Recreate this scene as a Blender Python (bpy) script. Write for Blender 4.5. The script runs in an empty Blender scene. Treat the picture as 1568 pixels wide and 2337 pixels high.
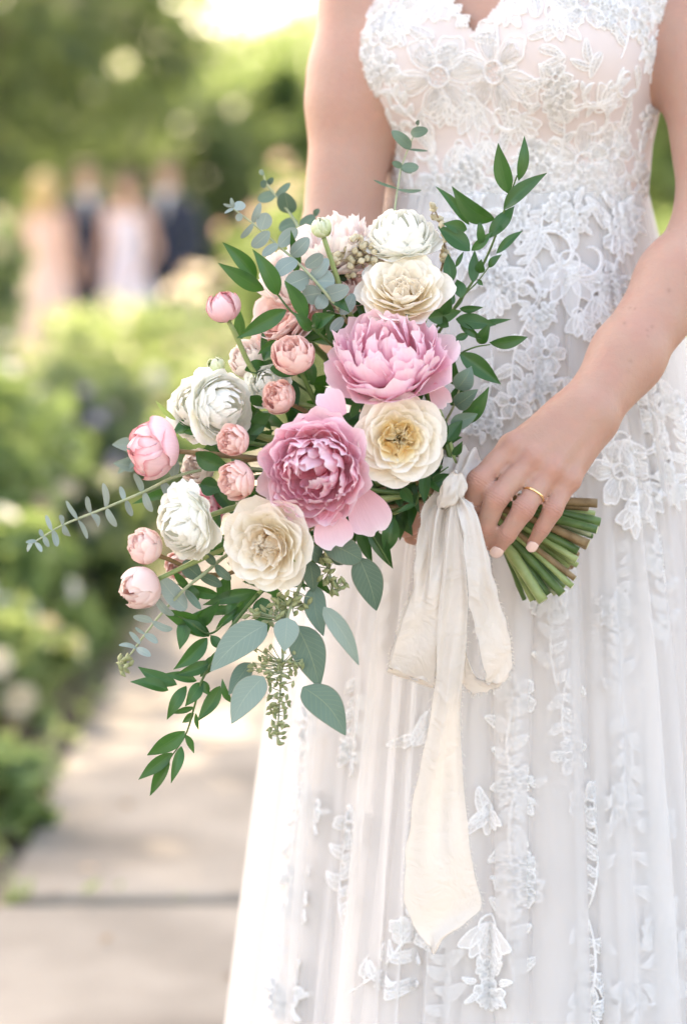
import bpy, math, random
import numpy as np
from mathutils import Vector, Matrix
from mathutils.bvhtree import BVHTree
R = math.radians
random.seed(7)
rng = np.random.default_rng(11)
scene = bpy.context.scene
col = scene.collection

# ------------------------------------------------------------------ camera
CAM = Vector((0.0, -2.24, 1.10)); PITCH = R(6.2)
FPX, CX, CY = 5600.0, 784.0, 1168.5            # focal length and centre in photo pixels (1568 x 2337)
cd = bpy.data.cameras.new('camera'); cam = bpy.data.objects.new('camera', cd); col.objects.link(cam)
cam.location = CAM; cam.rotation_euler = (math.pi/2 - PITCH, 0, 0)
cd.sensor_fit = 'VERTICAL'; cd.sensor_height = 36.0; cd.sensor_width = 24.15; cd.lens = FPX/2337.0*36.0
cd.clip_start = 0.05; cd.clip_end = 600
cd.dof.use_dof = True; cd.dof.focus_distance = 2.19; cd.dof.aperture_fstop = 2.7
scene.camera = cam
# ------------------------------------------------------------------ world, sun, exposure
SUN = Vector((-0.30, 0.62, 0.725)).normalized()
w = bpy.data.worlds.new('World'); scene.world = w; w.use_nodes = True
nt = w.node_tree; sky = nt.nodes.new('ShaderNodeTexSky'); sky.sky_type = 'NISHITA'; sky.sun_disc = False
sky.sun_elevation = math.asin(SUN.z); sky.sun_rotation = math.atan2(SUN.x, SUN.y)
sky.air_density = 1.0; sky.dust_density = 3.0; sky.ozone_density = 0.6
bg = nt.nodes['Background']; nt.links.new(sky.outputs[0], bg.inputs[0]); bg.inputs[1].default_value = 0.15
sd = bpy.data.lights.new('sun', 'SUN'); sd.energy = 2.1; sd.angle = R(0.53); sd.color = (1.0, 0.93, 0.82)
so = bpy.data.objects.new('sun', sd); col.objects.link(so); so.rotation_euler = SUN.to_track_quat('Z', 'Y').to_euler()
vs = scene.view_settings; vs.view_transform = 'Standard'; vs.look = 'None'; vs.gamma = 1.0; vs.exposure = 2.50
vs.use_white_balance = True; vs.white_balance_temperature = 8550; vs.white_balance_tint = 14
scene.cycles.use_denoising = True
scene.cycles.max_bounces = 18; scene.cycles.transparent_max_bounces = 16; scene.cycles.diffuse_bounces = 14
scene.cycles.sample_clamp_indirect = 6.0

# ------------------------------------------------------------------ helpers
_c, _s = math.cos(PITCH), math.sin(PITCH)
def P(px, py, Y):
    """world point on the vertical plane y = Y that the photo shows at (px, py)"""
    u = (px - CX)/FPX; v = -(py - CY)/FPX
    d = Vector((u, _c + _s*v, -_s + _c*v)); t = (Y - CAM.y)/d.y
    return CAM + d*t
def c1(x, y): return 462.3 + .4717*x, 416.0 + .4717*y
def c2(x, y): return 258.9 + .5306*x, 832.0 + .5306*y
def c3(x, y): return 878.3 + .3538*x, 878.3 + .3538*y
def c4(x, y): return 258.9 + .4127*x, 1248.1 + .4127*y
def c5(x, y): return 739.6 + .5283*x, .5283*y
def c7(x, y): return 832.0 + .3758*x, 1340.5 + .3758*y
def c8(x, y): return 1017.0 + .3514*x, 462.3 + .3514*y
def ident(x, y): return x, y
def mesh(name, verts, faces, mat=None, uv=None, smooth=True, mats=None, midx=None):
    me = bpy.data.meshes.new(name)
    me.from_pydata([tuple(v) for v in verts], [], [tuple(f) for f in faces])
    if smooth: me.polygons.foreach_set('use_smooth', [True]*len(me.polygons))
    if uv is not None:
        ul = me.uv_layers.new(name='UVMap'); li = np.empty(len(me.loops), dtype=np.int32)
        me.loops.foreach_get('vertex_index', li)
        ul.data.foreach_set('uv', np.asarray(uv, dtype=np.float32)[li].ravel())
    for m in (mats or ([mat] if mat else [])): me.materials.append(m)
    if midx is not None: me.polygons.foreach_set('material_index', midx)
    me.update()
    return me
def fastmesh(name, V, F4, mat, uv=None, smooth=True):
    """many quads from numpy arrays"""
    V = np.asarray(V, dtype=np.float32); F4 = np.asarray(F4, dtype=np.int32); k = F4.shape[1]
    me = bpy.data.meshes.new(name); me.vertices.add(len(V)); me.vertices.foreach_set('co', V.ravel())
    me.loops.add(F4.size); me.loops.foreach_set('vertex_index', F4.ravel())
    me.polygons.add(len(F4)); me.polygons.foreach_set('loop_start', np.arange(0, F4.size, k, dtype=np.int32))
    me.polygons.foreach_set('loop_total', np.full(len(F4), k, dtype=np.int32))
    if smooth: me.polygons.foreach_set('use_smooth', np.ones(len(F4), dtype=bool))
    if uv is not None:
        ul = me.uv_layers.new(name='UVMap'); ul.data.foreach_set('uv', np.asarray(uv, dtype=np.float32)[F4.ravel()].ravel())
    if mat: me.materials.append(mat)
    me.validate(); me.update(calc_edges=True)
    return me
def link(name, data, parent=None, M=None):
    o = bpy.data.objects.new(name, data); col.objects.link(o)
    if parent is not None: o.parent = parent
    if M is not None: o.matrix_basis = M
    return o
def tag(o, label, cat, group=None, kind=None):
    if label: o['label'] = label
    if cat: o['category'] = cat
    if group: o['group'] = group
    if kind: o['kind'] = kind
    return o
def thing(name, loc, label, cat, group=None):
    o = bpy.data.objects.new(name, None); col.objects.link(o); o.empty_display_size = .05
    o.location = loc; return tag(o, label, cat, group)
def shift(V, root):
    """world vertices to the frame of a root that only carries a location"""
    l = Vector(root.location)
    return [Vector(v) - l for v in V]
def part(name, root, V, F, mat, **k):
    return link(name, mesh(name, shift(V, root), F, mat, **k), root)
def gridf(nu, nv, off=0, wrap=False):
    f = []; n = nu + (0 if wrap else 1)
    for j in range(nv):
        for i in range(nu):
            a = off + j*n + i; b = off + j*n + (i+1) % n
            f.append((a, b, b + n, a + n))
    return f
def catmull(pts, n):
    pts = [Vector(p) for p in pts]; q = [pts[0]*2 - pts[1]] + pts + [pts[-1]*2 - pts[-2]]; out = []
    m = len(pts) - 1
    for k in range(n + 1):
        t = k/n*m; i = min(int(t), m - 1); t -= i
        a, b, c, d = q[i:i+4]
        out.append(.5*((2*b) + (c - a)*t + (2*a - 5*b + 4*c - d)*t*t + (3*b - a - 3*c + d)*t**3))
    return out
def tube(pts, radii, sides=8, cap=True):
    V, F = [], []; n = len(pts); up = Vector((0.13, 0.3, 1)).normalized(); prev = None
    for i, p in enumerate(pts):
        t = (pts[min(i+1, n-1)] - pts[max(i-1, 0)]).normalized()
        a = prev if prev is not None else up
        a = (a - t*a.dot(t)); a = a.normalized() if a.length > 1e-6 else t.orthogonal().normalized()
        b = t.cross(a); prev = a
        r = radii[i] if hasattr(radii, '__len__') else radii
        for k in range(sides):
            g = 2*math.pi*k/sides; V.append(p + (a*math.cos(g) + b*math.sin(g))*r)
    F = gridf(sides, n - 1, 0, True)
    if cap: F.append(tuple(reversed(range(sides)))); F.append(tuple((n-1)*sides + k for k in range(sides)))
    return V, F
def merge(parts):
    V, F = [], []
    for v, f in parts:
        o = len(V); V += list(v); F += [tuple(i + o for i in q) for q in f]
    return V, F
def hnoise(x, seed=0):
    """smooth 1-D noise"""
    i = math.floor(x); f = x - i; f = f*f*(3 - 2*f)
    h = lambda k: (math.sin(k*127.1 + seed*311.7)*43758.5453) % 1.0
    return (h(i)*(1-f) + h(i+1)*f)*2 - 1

# ------------------------------------------------------------------ materials
def newmat(name):
    m = bpy.data.materials.new(name); m.use_nodes = True; t = m.node_tree
    return m, t, t.nodes, t.nodes['Principled BSDF'], t.nodes['Material Output']
def rgb(c): return (c[0], c[1], c[2], 1.0)
def rampnode(N, stops):
    r = N.new('ShaderNodeValToRGB'); e = r.color_ramp.elements
    e[0].position, e[0].color = stops[0][0], rgb(stops[0][1]); e[1].position, e[1].color = stops[-1][0], rgb(stops[-1][1])
    for p, c in stops[1:-1]:
        k = e.new(p); k.color = rgb(c)
    return r
def mixrgb(N, T, mode, fac, a, b):
    m = N.new('ShaderNodeMix'); m.data_type = 'RGBA'; m.blend_type = mode
    for s, v in ((m.inputs[0], fac), (m.inputs[6], a), (m.inputs[7], b)):
        if hasattr(v, 'is_output'): T.links.new(v, s)
        elif isinstance(v, (int, float)): s.default_value = v
        else: s.default_value = rgb(v)
    return m.outputs[2]
def math_n(N, T, op, a, b=None, clamp=False):
    m = N.new('ShaderNodeMath'); m.operation = op; m.use_clamp = clamp
    for s, v in ((m.inputs[0], a), (m.inputs[1], b)):
        if v is None: continue
        if hasattr(v, 'is_output'): T.links.new(v, s)
        else: s.default_value = v
    return m.outputs[0]
def petal_mat(name, stops, trans=.35, rough=.55, vein=.10, bright=.08):
    m, T, N, B, O = newmat(name); L = T.links
    uv = N.new('ShaderNodeUVMap'); sep = N.new('ShaderNodeSeparateXYZ'); L.new(uv.outputs[0], sep.inputs[0])
    rp = rampnode(N, stops); L.new(sep.outputs[1], rp.inputs[0])
    mp = N.new('ShaderNodeMapping'); mp.inputs['Scale'].default_value = (26, 2.2, 1); L.new(uv.outputs[0], mp.inputs[0])
    oi = N.new('ShaderNodeObjectInfo')
    nz = N.new('ShaderNodeTexNoise'); nz.inputs['Scale'].default_value = 1.0; nz.inputs['Detail'].default_value = 3
    nz.noise_dimensions = '4D'; L.new(mp.outputs[0], nz.inputs['Vector'])
    L.new(math_n(N, T, 'MULTIPLY', oi.outputs['Random'], 30.0), nz.inputs['W'])
    v = math_n(N, T, 'ADD', math_n(N, T, 'MULTIPLY', nz.outputs[0], vein*2), 1 - vein)
    v = math_n(N, T, 'MULTIPLY', v, math_n(N, T, 'ADD', math_n(N, T, 'MULTIPLY', oi.outputs['Random'], bright*2), 1 - bright))
    hs = N.new('ShaderNodeHueSaturation'); L.new(rp.outputs[0], hs.inputs['Color']); L.new(v, hs.inputs['Value'])
    c = hs.outputs[0]
    L.new(c, B.inputs['Base Color']); B.inputs['Roughness'].default_value = rough; B.inputs['Specular IOR Level'].default_value = .25
    bp = N.new('ShaderNodeBump'); bp.inputs['Strength'].default_value = .25; bp.inputs['Distance'].default_value = .0015
    L.new(nz.outputs[0], bp.inputs['Height']); L.new(bp.outputs[0], B.inputs['Normal'])
    tr = N.new('ShaderNodeBsdfTranslucent'); L.new(c, tr.inputs[0]); L.new(bp.outputs[0], tr.inputs['Normal'])
    mx = N.new('ShaderNodeMixShader'); mx.inputs[0].default_value = trans
    L.new(B.outputs[0], mx.inputs[1]); L.new(tr.outputs[0], mx.inputs[2]); L.new(mx.outputs[0], O.inputs[0])
    return m
def leaf_mat(name, ca, cb, rib, rough=.38, trans=.22, tcol=None, ribw=.035, spots=0.0, edge=None, parallel=False):
    m, T, N, B, O = newmat(name); L = T.links
    uv = N.new('ShaderNodeUVMap'); sep = N.new('ShaderNodeSeparateXYZ'); L.new(uv.outputs[0], sep.inputs[0])
    oi = N.new('ShaderNodeObjectInfo')
    nz = N.new('ShaderNodeTexNoise'); nz.inputs['Scale'].default_value = 55; nz.inputs['Detail'].default_value = 4
    tc = N.new('ShaderNodeTexCoord'); L.new(tc.outputs['Object'], nz.inputs['Vector'])
    f = math_n(N, T, 'ADD', math_n(N, T, 'MULTIPLY', oi.outputs['Random'], .65), math_n(N, T, 'MULTIPLY', nz.outputs[0], .4), True)
    c = mixrgb(N, T, 'MIX', f, ca, cb)
    d = math_n(N, T, 'ABSOLUTE', math_n(N, T, 'SUBTRACT', sep.outputs[0], .5))
    k = math_n(N, T, 'SUBTRACT', 1.0, math_n(N, T, 'DIVIDE', d, ribw), True)
    # side veins slant away from the midrib
    wv = math_n(N, T, 'SINE', math_n(N, T, 'MULTIPLY', math_n(N, T, 'SUBTRACT', sep.outputs[1], math_n(N, T, 'MULTIPLY', d, .55)), 62.0))
    wv = math_n(N, T, 'MULTIPLY', math_n(N, T, 'SUBTRACT', wv, .86, True), 1.6)
    if parallel: wv = math_n(N, T, 'MULTIPLY', math_n(N, T, 'ADD', math_n(N, T, 'SINE', math_n(N, T, 'MULTIPLY', d, 95.0)), 1.0), .16)
    c = mixrgb(N, T, 'MIX', math_n(N, T, 'MULTIPLY', k, .7), c, rib)
    c = mixrgb(N, T, 'MIX', wv, c, rib)
    if edge:
        ed = math_n(N, T, 'MULTIPLY', math_n(N, T, 'SUBTRACT', d, .455, True), 14.0, True)
        c = mixrgb(N, T, 'MIX', ed, c, edge)
    if spots:
        vo = N.new('ShaderNodeTexNoise'); vo.inputs['Scale'].default_value = 330; L.new(tc.outputs['Object'], vo.inputs['Vector'])
        sp = math_n(N, T, 'MULTIPLY', math_n(N, T, 'SUBTRACT', vo.outputs[0], .70, True), 9.0*spots, True)
        c = mixrgb(N, T, 'MIX', sp, c, (.16, .14, .09))
    L.new(c, B.inputs['Base Color']); B.inputs['Roughness'].default_value = rough
    B.inputs['Specular IOR Level'].default_value = .45
    bp = N.new('ShaderNodeBump'); bp.inputs['Strength'].default_value = .2; bp.inputs['Distance'].default_value = .001
    L.new(math_n(N, T, 'ADD', wv, nz.outputs[0]), bp.inputs['Height']); L.new(bp.outputs[0], B.inputs['Normal'])
    tr = N.new('ShaderNodeBsdfTranslucent')
    if tcol: tr.inputs[0].default_value = rgb(tcol)
    else: L.new(c, tr.inputs[0])
    mx = N.new('ShaderNodeMixShader'); mx.inputs[0].default_value = trans
    L.new(B.outputs[0], mx.inputs[1]); L.new(tr.outputs[0], mx.inputs[2]); L.new(mx.outputs[0], O.inputs[0])
    return m
def noise_mat(name, ca, cb, scale=30, rough=.6, bump=.2, dist=.002, detail=4, stretch=None, spec=.4, sss=0, lo=.3, hi=.7):
    m, T, N, B, O = newmat(name); L = T.links
    tc = N.new('ShaderNodeTexCoord'); v = tc.outputs['Object']
    if stretch:
        mp = N.new('ShaderNodeMapping'); mp.inputs['Scale'].default_value = stretch; L.new(v, mp.inputs[0]); v = mp.outputs[0]
    nz = N.new('ShaderNodeTexNoise'); nz.inputs['Scale'].default_value = scale; nz.inputs['Detail'].default_value = detail
    L.new(v, nz.inputs['Vector'])
    rp = rampnode(N, [(lo, ca), (hi, cb)]); L.new(nz.outputs[0], rp.inputs[0]); L.new(rp.outputs[0], B.inputs['Base Color'])
    B.inputs['Roughness'].default_value = rough; B.inputs['Specular IOR Level'].default_value = spec
    if bump:
        bp = N.new('ShaderNodeBump'); bp.inputs['Strength'].default_value = bump; bp.inputs['Distance'].default_value = dist
        L.new(nz.outputs[0], bp.inputs['Height']); L.new(bp.outputs[0], B.inputs['Normal'])
    return m
def cloth_mat(name, ca, cb, trans=.25, alpha=1.0, scale=18, weave=900, rough=.8, bump=.12, sheen=.2, crumple=0):
    m, T, N, B, O = newmat(name); L = T.links
    tc = N.new('ShaderNodeTexCoord')
    nz = N.new('ShaderNodeTexNoise'); nz.inputs['Scale'].default_value = scale; nz.inputs['Detail'].default_value = 3
    L.new(tc.outputs['Object'], nz.inputs['Vector'])
    c = mixrgb(N, T, 'MIX', nz.outputs[0], ca, cb)
    wv = N.new('ShaderNodeTexNoise'); wv.inputs['Scale'].default_value = weave; wv.inputs['Detail'].default_value = 2
    L.new(tc.outputs['Object'], wv.inputs['Vector'])
    L.new(c, B.inputs['Base Color']); B.inputs['Roughness'].default_value = rough; B.inputs['Specular IOR Level'].default_value = .2
    B.inputs['Sheen Weight'].default_value = sheen
    bp = N.new('ShaderNodeBump'); bp.inputs['Strength'].default_value = bump; bp.inputs['Distance'].default_value = .001
    L.new(wv.outputs[0], bp.inputs['Height'])
    if crumple:      # soft creases pressed into the cloth
        cz = N.new('ShaderNodeTexNoise'); cz.inputs['Scale'].default_value = crumple; cz.inputs['Detail'].default_value = 3; cz.inputs['Distortion'].default_value = 1.2
        L.new(tc.outputs['Object'], cz.inputs['Vector']); rg = math_n(N, T, 'ABSOLUTE', math_n(N, T, 'SUBTRACT', cz.outputs[0], .5))
        b2 = N.new('ShaderNodeBump'); b2.inputs['Strength'].default_value = .42; b2.inputs['Distance'].default_value = .012
        L.new(rg, b2.inputs['Height']); L.new(b2.outputs[0], bp.inputs['Normal'])
    L.new(bp.outputs[0], B.inputs['Normal'])
    out = B.outputs[0]
    if trans:
        tr = N.new('ShaderNodeBsdfTranslucent'); L.new(c, tr.inputs[0])
        mx = N.new('ShaderNodeMixShader'); mx.inputs[0].default_value = trans
        L.new(out, mx.inputs[1]); L.new(tr.outputs[0], mx.inputs[2]); out = mx.outputs[0]
    if alpha < 1:
        tp = N.new('ShaderNodeBsdfTransparent'); mx = N.new('ShaderNodeMixShader'); mx.inputs[0].default_value = alpha
        L.new(tp.outputs[0], mx.inputs[1]); L.new(out, mx.inputs[2]); out = mx.outputs[0]
    L.new(out, O.inputs[0])
    return m
MT = {}
MT['peony'] = petal_mat('peony pink', [(0, (.90, .48, .56)), (.4, (.93, .58, .67)), (.8, (.94, .67, .755)), (1, (.95, .78, .83))], .32, vein=.05, bright=.04)
MT['blush'] = petal_mat('blush pink', [(0, (.87, .58, .54)), (.5, (.92, .72, .68)), (1, (.94, .80, .77))], .32, vein=.05, bright=.04)
MT['spray'] = petal_mat('spray rose pink', [(0, (.86, .50, .46)), (.5, (.92, .64, .59)), (1, (.94, .74, .69))], .30, vein=.05, bright=.04)
MT['paleblush'] = petal_mat('pale blush', [(0, (.90, .72, .70)), (.5, (.94, .85, .82)), (1, (.95, .90, .87))], .32, vein=.04, bright=.03)
MT['cream'] = petal_mat('cream rose', [(0, (.92, .77, .52)), (.35, (.95, .87, .71)), (.7, (.96, .92, .83)), (1, (.96, .93, .87))], .32, vein=.04, bright=.03)
MT['gold'] = petal_mat('golden heart', [(0, (.91, .68, .32)), (.5, (.94, .80, .50)), (1, (.95, .87, .66))], .32, vein=.04, bright=.03)
MT['peach'] = petal_mat('peach heart', [(0, (.93, .78, .60)), (.5, (.95, .87, .74)), (1, (.96, .91, .82))], .32, vein=.04, bright=.03)
MT['white'] = petal_mat('white petals', [(0, (.93, .94, .82)), (.25, (.955, .955, .89)), (1, (.96, .955, .915))], .32, vein=.03, bright=.02)
MT['budpink'] = petal_mat('peony bud pink', [(0, (.84, .42, .44)), (.5, (.90, .58, .62)), (.9, (.91, .66, .69)), (1, (.80, .30, .34))], .2, vein=.10, bright=.06)
MT['budgreen'] = petal_mat('green bud', [(0, (.42, .54, .20)), (.6, (.66, .74, .44)), (1, (.82, .85, .68))], .2)
MT['ruscus'] = leaf_mat('ruscus leaf', (.010, .055, .014), (.034, .125, .034), (.055, .15, .05), .30, .14, (.08, .28, .02), .022, 0, None, True)
MT['euc'] = leaf_mat('silver eucalyptus', (.19, .27, .25), (.28, .36, .34), (.38, .44, .37), .6, .16, None, .03, 0, (.40, .36, .36))
MT['seuc'] = leaf_mat('seeded eucalyptus', (.06, .125, .08), (.15, .24, .185), (.26, .33, .20), .5, .14, None, .02, .35, (.26, .22, .17))
MT['gleuc'] = leaf_mat('grey green eucalyptus', (.19, .28, .23), (.28, .37, .32), (.40, .46, .35), .55, .14, None, .018, .25, (.34, .32, .25))
MT['sepal'] = leaf_mat('sepal', (.16, .28, .06), (.28, .40, .12), (.38, .48, .2), .45, .2)
MT['stem_g'] = noise_mat('green stem', (.045, .10, .026), (.10, .18, .05), 60, .42, .3, .001, 4, (1, 1, 1))
MT['stem_l'] = noise_mat('light stem', (.18, .26, .085), (.33, .40, .17), 50, .42, .2, .001)
MT['stem_b'] = noise_mat('brown stem', (.16, .10, .045), (.30, .21, .11), 90, .6, .5, .001)
MT['stem_e'] = noise_mat('eucalyptus stem', (.26, .33, .20), (.38, .42, .27), 80, .6, .2, .001)
MT['cut'] = noise_mat('cut stem end', (.45, .48, .26), (.62, .62, .42), 300, .7, .3, .0006)
MT['seed'] = noise_mat('eucalyptus seed', (.17, .22, .09), (.36, .38, .20), 160, .55, .3, .001)
MT['berry'] = noise_mat('cream berry', (.42, .34, .20), (.66, .60, .44), 220, .7, .4, .001)
MT['silk'] = cloth_mat('ivory silk', (.76, .705, .64), (.81, .765, .715), .30, 1, 14, 1500, .55, .10, .1, 38)
MT['gold_metal'] = noise_mat('gold', (.86, .58, .28), (.92, .66, .36), 40, .18, 0, spec=.5)
MT['gold_metal'].node_tree.nodes['Principled BSDF'].inputs['Metallic'].default_value = 1
# ================================================================== the bride's body (one continuous surface)
TORSO_C = P(1172, 460, .28); TC = np.array([TORSO_C.x, TORSO_C.y]); TROT = R(-24)
_tz = np.array([.80, .88, .95, 1.03, 1.10, 1.145, 1.20, 1.26, 1.32, 1.38, 1.44, 1.50])
_ta = np.array([.172, .178, .176, .160, .140, .133, .137, .150, .160, .160, .150, .110])
_tb = np.array([.120, .125, .120, .108, .097, .092, .095, .102, .104, .100, .090, .062])
def tloc(p):
    """world -> the torso's own frame (front is -y)"""
    x = p[:, 0] - TC[0]; y = p[:, 1] - TC[1]; c, s = math.cos(-TROT), math.sin(-TROT)
    return np.stack([c*x - s*y, s*x + c*y, p[:, 2]], 1)
def twor(q):
    c, s = math.cos(TROT), math.sin(TROT)
    return np.stack([c*q[:, 0] - s*q[:, 1] + TC[0], s*q[:, 0] + c*q[:, 1] + TC[1], q[:, 2]], 1)
def cone(p, a, b, ra, rb):
    a = np.array(a, dtype=np.float32); b = np.array(b, dtype=np.float32); ba = b - a; pa = p - a
    t = np.clip(pa @ ba/float(ba @ ba), 0, 1)
    return np.linalg.norm(pa - t[:, None]*ba, axis=1) - (ra + (rb - ra)*t)
def ell(p, c, r):
    q = p - np.array(c, dtype=np.float32); r = np.array(r, dtype=np.float32)
    k0 = np.linalg.norm(q/r, axis=1); k1 = np.linalg.norm(q/(r*r), axis=1) + 1e-9
    return k0*(k0 - 1)/k1
def smin(a, b, k):
    h = np.clip(.5 + .5*(b - a)/k, 0, 1)
    return b + (a - b)*h - k*h*(1 - h)
def torso_sdf(p):
    q = tloc(p); z = q[:, 2]
    a = np.interp(z, _tz, _ta); b = np.interp(z, _tz, _tb)
    d = (np.hypot(q[:, 0]/a, q[:, 1]/b) - 1)*np.minimum(a, b)
    d = np.maximum(d, np.maximum(.78 - z, z - 1.52))
    for s in (-1, 1):
        d = smin(d, ell(q, (s*.070, -.070, 1.285), (.072, .060, .068)), .035)
    return d
def PV(px, py, Y): return tuple(P(px, py, Y))
# joints
SH_R = PV(850, -230, .30); EL_R = PV(772, 600, .235); WR_R = PV(915, 1045, .115)
SH_L = PV(1560, -230, .29); EL_L = PV(1648, 505, .13); WR_L = PV(1338, 938, -.012)
FINGERS_L = {   # knuckle, middle joint, end joint, tip
    'index':  [PV(1163, 1022, -.036), PV(1091, 1097, -.056), PV(1078, 1158, -.044), PV(1086, 1200, -.026)],
    'middle': [PV(1211, 1050, -.044), PV(1131, 1139, -.064), PV(1107, 1204, -.056), PV(1104, 1240, -.042)],
    'ring':   [PV(1254, 1077, -.046), PV(1194, 1163, -.064), PV(1157, 1219, -.060), PV(1133, 1255, -.050)],
    'little': [PV(1293, 1100, -.040), PV(1261, 1164, -.055), PV(1236, 1207, -.053), PV(1213, 1245, -.046)]}
META_L = {'index': PV(1300, 930, -.018), 'middle': PV(1322, 940, -.022), 'ring': PV(1342, 952, -.022), 'little': PV(1362, 966, -.016)}
FR = {'index': (.0112, .0096, .0103, .0086, .0085, .0068), 'middle': (.0112, .0096, .0104, .0088, .0086, .0070),
      'ring': (.0108, .0092, .0100, .0084, .0083, .0067), 'little': (.0098, .0082, .0088, .0073, .0072, .0058)}
def lerp3(a, b, t): return tuple(a[i] + (b[i] - a[i])*t for i in range(3))
def finger_sdf(p, J, r):
    m1 = lerp3(J[0], J[1], .5); m2 = lerp3(J[1], J[2], .5)
    d = cone(p, J[0], m1, r[0], r[1])
    for a, b, ra, rb in ((m1, J[1], r[1], r[2]), (J[1], m2, r[2], r[3]), (m2, J[2], r[3], r[4]), (J[2], J[3], r[4], r[5])):
        d = smin(d, cone(p, a, b, ra, rb), .004)
    return d
def hand_l(p):
    d = np.full(len(p), 1.0, dtype=np.float32)
    palm = None
    for k, m in META_L.items():
        J = FINGERS_L[k]; c = cone(p, m, lerp3(m, J[0], .93), .0155, .0108)
        palm = c if palm is None else smin(palm, c, .014)
    # flesh of the palm, heel and thumb side
    palm = smin(palm, cone(p, PV(1330, 950, -.002), PV(1235, 1045, -.018), .021, .017), .012)
    palm = smin(palm, cone(p, PV(1362, 978, .0), PV(1290, 1085, -.020), .015, .012), .012)
    fs = [finger_sdf(p, FINGERS_L[k], FR[k]) for k in FINGERS_L]
    f = fs[0]
    for g in fs[1:]: f = smin(f, g, .0048)
    d = smin(palm, f, .009)
    ks = list(FINGERS_L)
    for a_, b_ in zip(ks[:-1], ks[1:]):      # webs between the fingers
        m_ = [np.array(lerp3(FINGERS_L[q][0], FINGERS_L[q][1], .16)) for q in (a_, b_)]
        d = smin(d, cone(p, m_[0]*.6 + m_[1]*.4 + [0, .003, 0], m_[0]*.4 + m_[1]*.6 + [0, .003, 0], .0078, .0078), .005)
    # knuckle heads
    for k in FINGERS_L:
        c = np.array(FINGERS_L[k][0]); d = smin(d, ell(p, (c[0]+.003, c[1]-.0052, c[2]+.003), (.0088, .0082, .0088)), .006)
    for k in FINGERS_L:
        a_, b_ = np.array(META_L[k]), np.array(FINGERS_L[k][0]); off = np.array([.004, -.0100, .004])
        d = smin(d, cone(p, a_*.75 + b_*.25 + off*.9, b_ + off*.8, .0028, .0034), .006)
    # thumb goes behind the stems
    t = [PV(1290, 935, .008), PV(1205, 1000, .020), PV(1140, 1070, .048), PV(1100, 1130, .062)]
    d = smin(d, smin(smin(cone(p, t[0], t[1], .017, .0135), cone(p, t[1], t[2], .0125, .011), .006), cone(p, t[2], t[3], .0108, .008), .005), .012)
    return d
def arm_l(p):
    m = lerp3(EL_L, WR_L, .33); n = lerp3(EL_L, WR_L, .72)
    d = cone(p, SH_L, lerp3(SH_L, EL_L, .55), .050, .043)
    d = smin(d, cone(p, lerp3(SH_L, EL_L, .5), EL_L, .044, .039), .03)
    d = smin(d, cone(p, EL_L, m, .039, .0385), .03)
    d = smin(d, cone(p, m, n, .0385, .0305), .02)
    w = lerp3(WR_L, EL_L, .02)
    d = smin(d, cone(p, n, (w[0]-.004, w[1], w[2]+.003), .030, .0215), .02)
    d = smin(d, cone(p, (n[0]+.004, n[1], n[2]-.004), (w[0]+.008, w[1]+.002, w[2]-.006), .024, .0195), .02)
    u = PV(1372, 930, -.018); d = smin(d, ell(p, u, (.0085, .0075, .0085)), .012)   # wrist bone
    return d
RF = [[PV(1010, 1140, .052), PV(958, 1158, .030), PV(926, 1172, .012), PV(909, 1180, .012)],
      [PV(1015, 1172, .056), PV(962, 1188, .032), PV(930, 1202, .014), PV(912, 1209, .016)],
      [PV(1025, 1200, .062), PV(975, 1215, .044), PV(950, 1222, .036), PV(936, 1224, .036)]]
def arm_r(p):
    d = cone(p, SH_R, lerp3(SH_R, EL_R, .55), .048, .043)
    d = smin(d, cone(p, lerp3(SH_R, EL_R, .5), EL_R, .0425, .039), .03)
    m = lerp3(EL_R, WR_R, .35)
    d = smin(d, smin(cone(p, EL_R, m, .039, .039), cone(p, m, WR_R, .038, .026), .02), .03)
    hand = cone(p, WR_R, PV(1000, 1150, .066), .025, .020)
    d = smin(d, hand, .015)
    f = None
    for J in RF:
        g = finger_sdf(p, J, (.0112, .0098, .0103, .0090, .0088, .0076)); f = g if f is None else smin(f, g, .002)
    return smin(d, f, .008)
HEADC = twor(np.array([[0, -.015, 1.70]]))[0]
def upper(p):
    q = tloc(p)
    d = torso_sdf(p)
    sl, sr = np.array(SH_L), np.array(SH_R)
    d = smin(d, cone(p, sl, sr, .052, .052), .06)
    nb = twor(np.array([[0, .02, 1.48]]))[0]
    d = smin(d, cone(p, nb, HEADC, .056, .050), .05)
    d = smin(d, ell(p, HEADC + [0, 0, .03], (.078, .095, .105)), .03)
    d = smin(d, ell(q, (0, -.075, 1.655), (.045, .040, .055)), .03)      # jaw
    d = smin(d, ell(q, (0, -.112, 1.69), (.012, .018, .022)), .012)      # nose
    for s in (-1, 1):
        hip = twor(np.array([[s*.085, .0, .86]]))[0]; kn = twor(np.array([[s*.075, .0, .48]]))[0]; an = twor(np.array([[s*.06, .02, .10]]))[0]
        toe = twor(np.array([[s*.065, -.15, .035]]))[0]
        d = smin(d, smin(cone(p, hip, kn, .085, .055), cone(p, kn, an, .054, .034), .03), .05)
        d = smin(d, cone(p, an, toe, .034, .026), .03)
    return d
def body_sdf(p):
    p = np.asarray(p, dtype=np.float32)
    d = upper(p)
    for fn, lo, hi, k in ((arm_l, None, None, .02), (arm_r, None, None, .02)):
        d = smin(d, fn(p), k)
    return d
def box_of(pts, m):
    a = np.array(pts); return a.min(0) - m, a.max(0) + m
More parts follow.
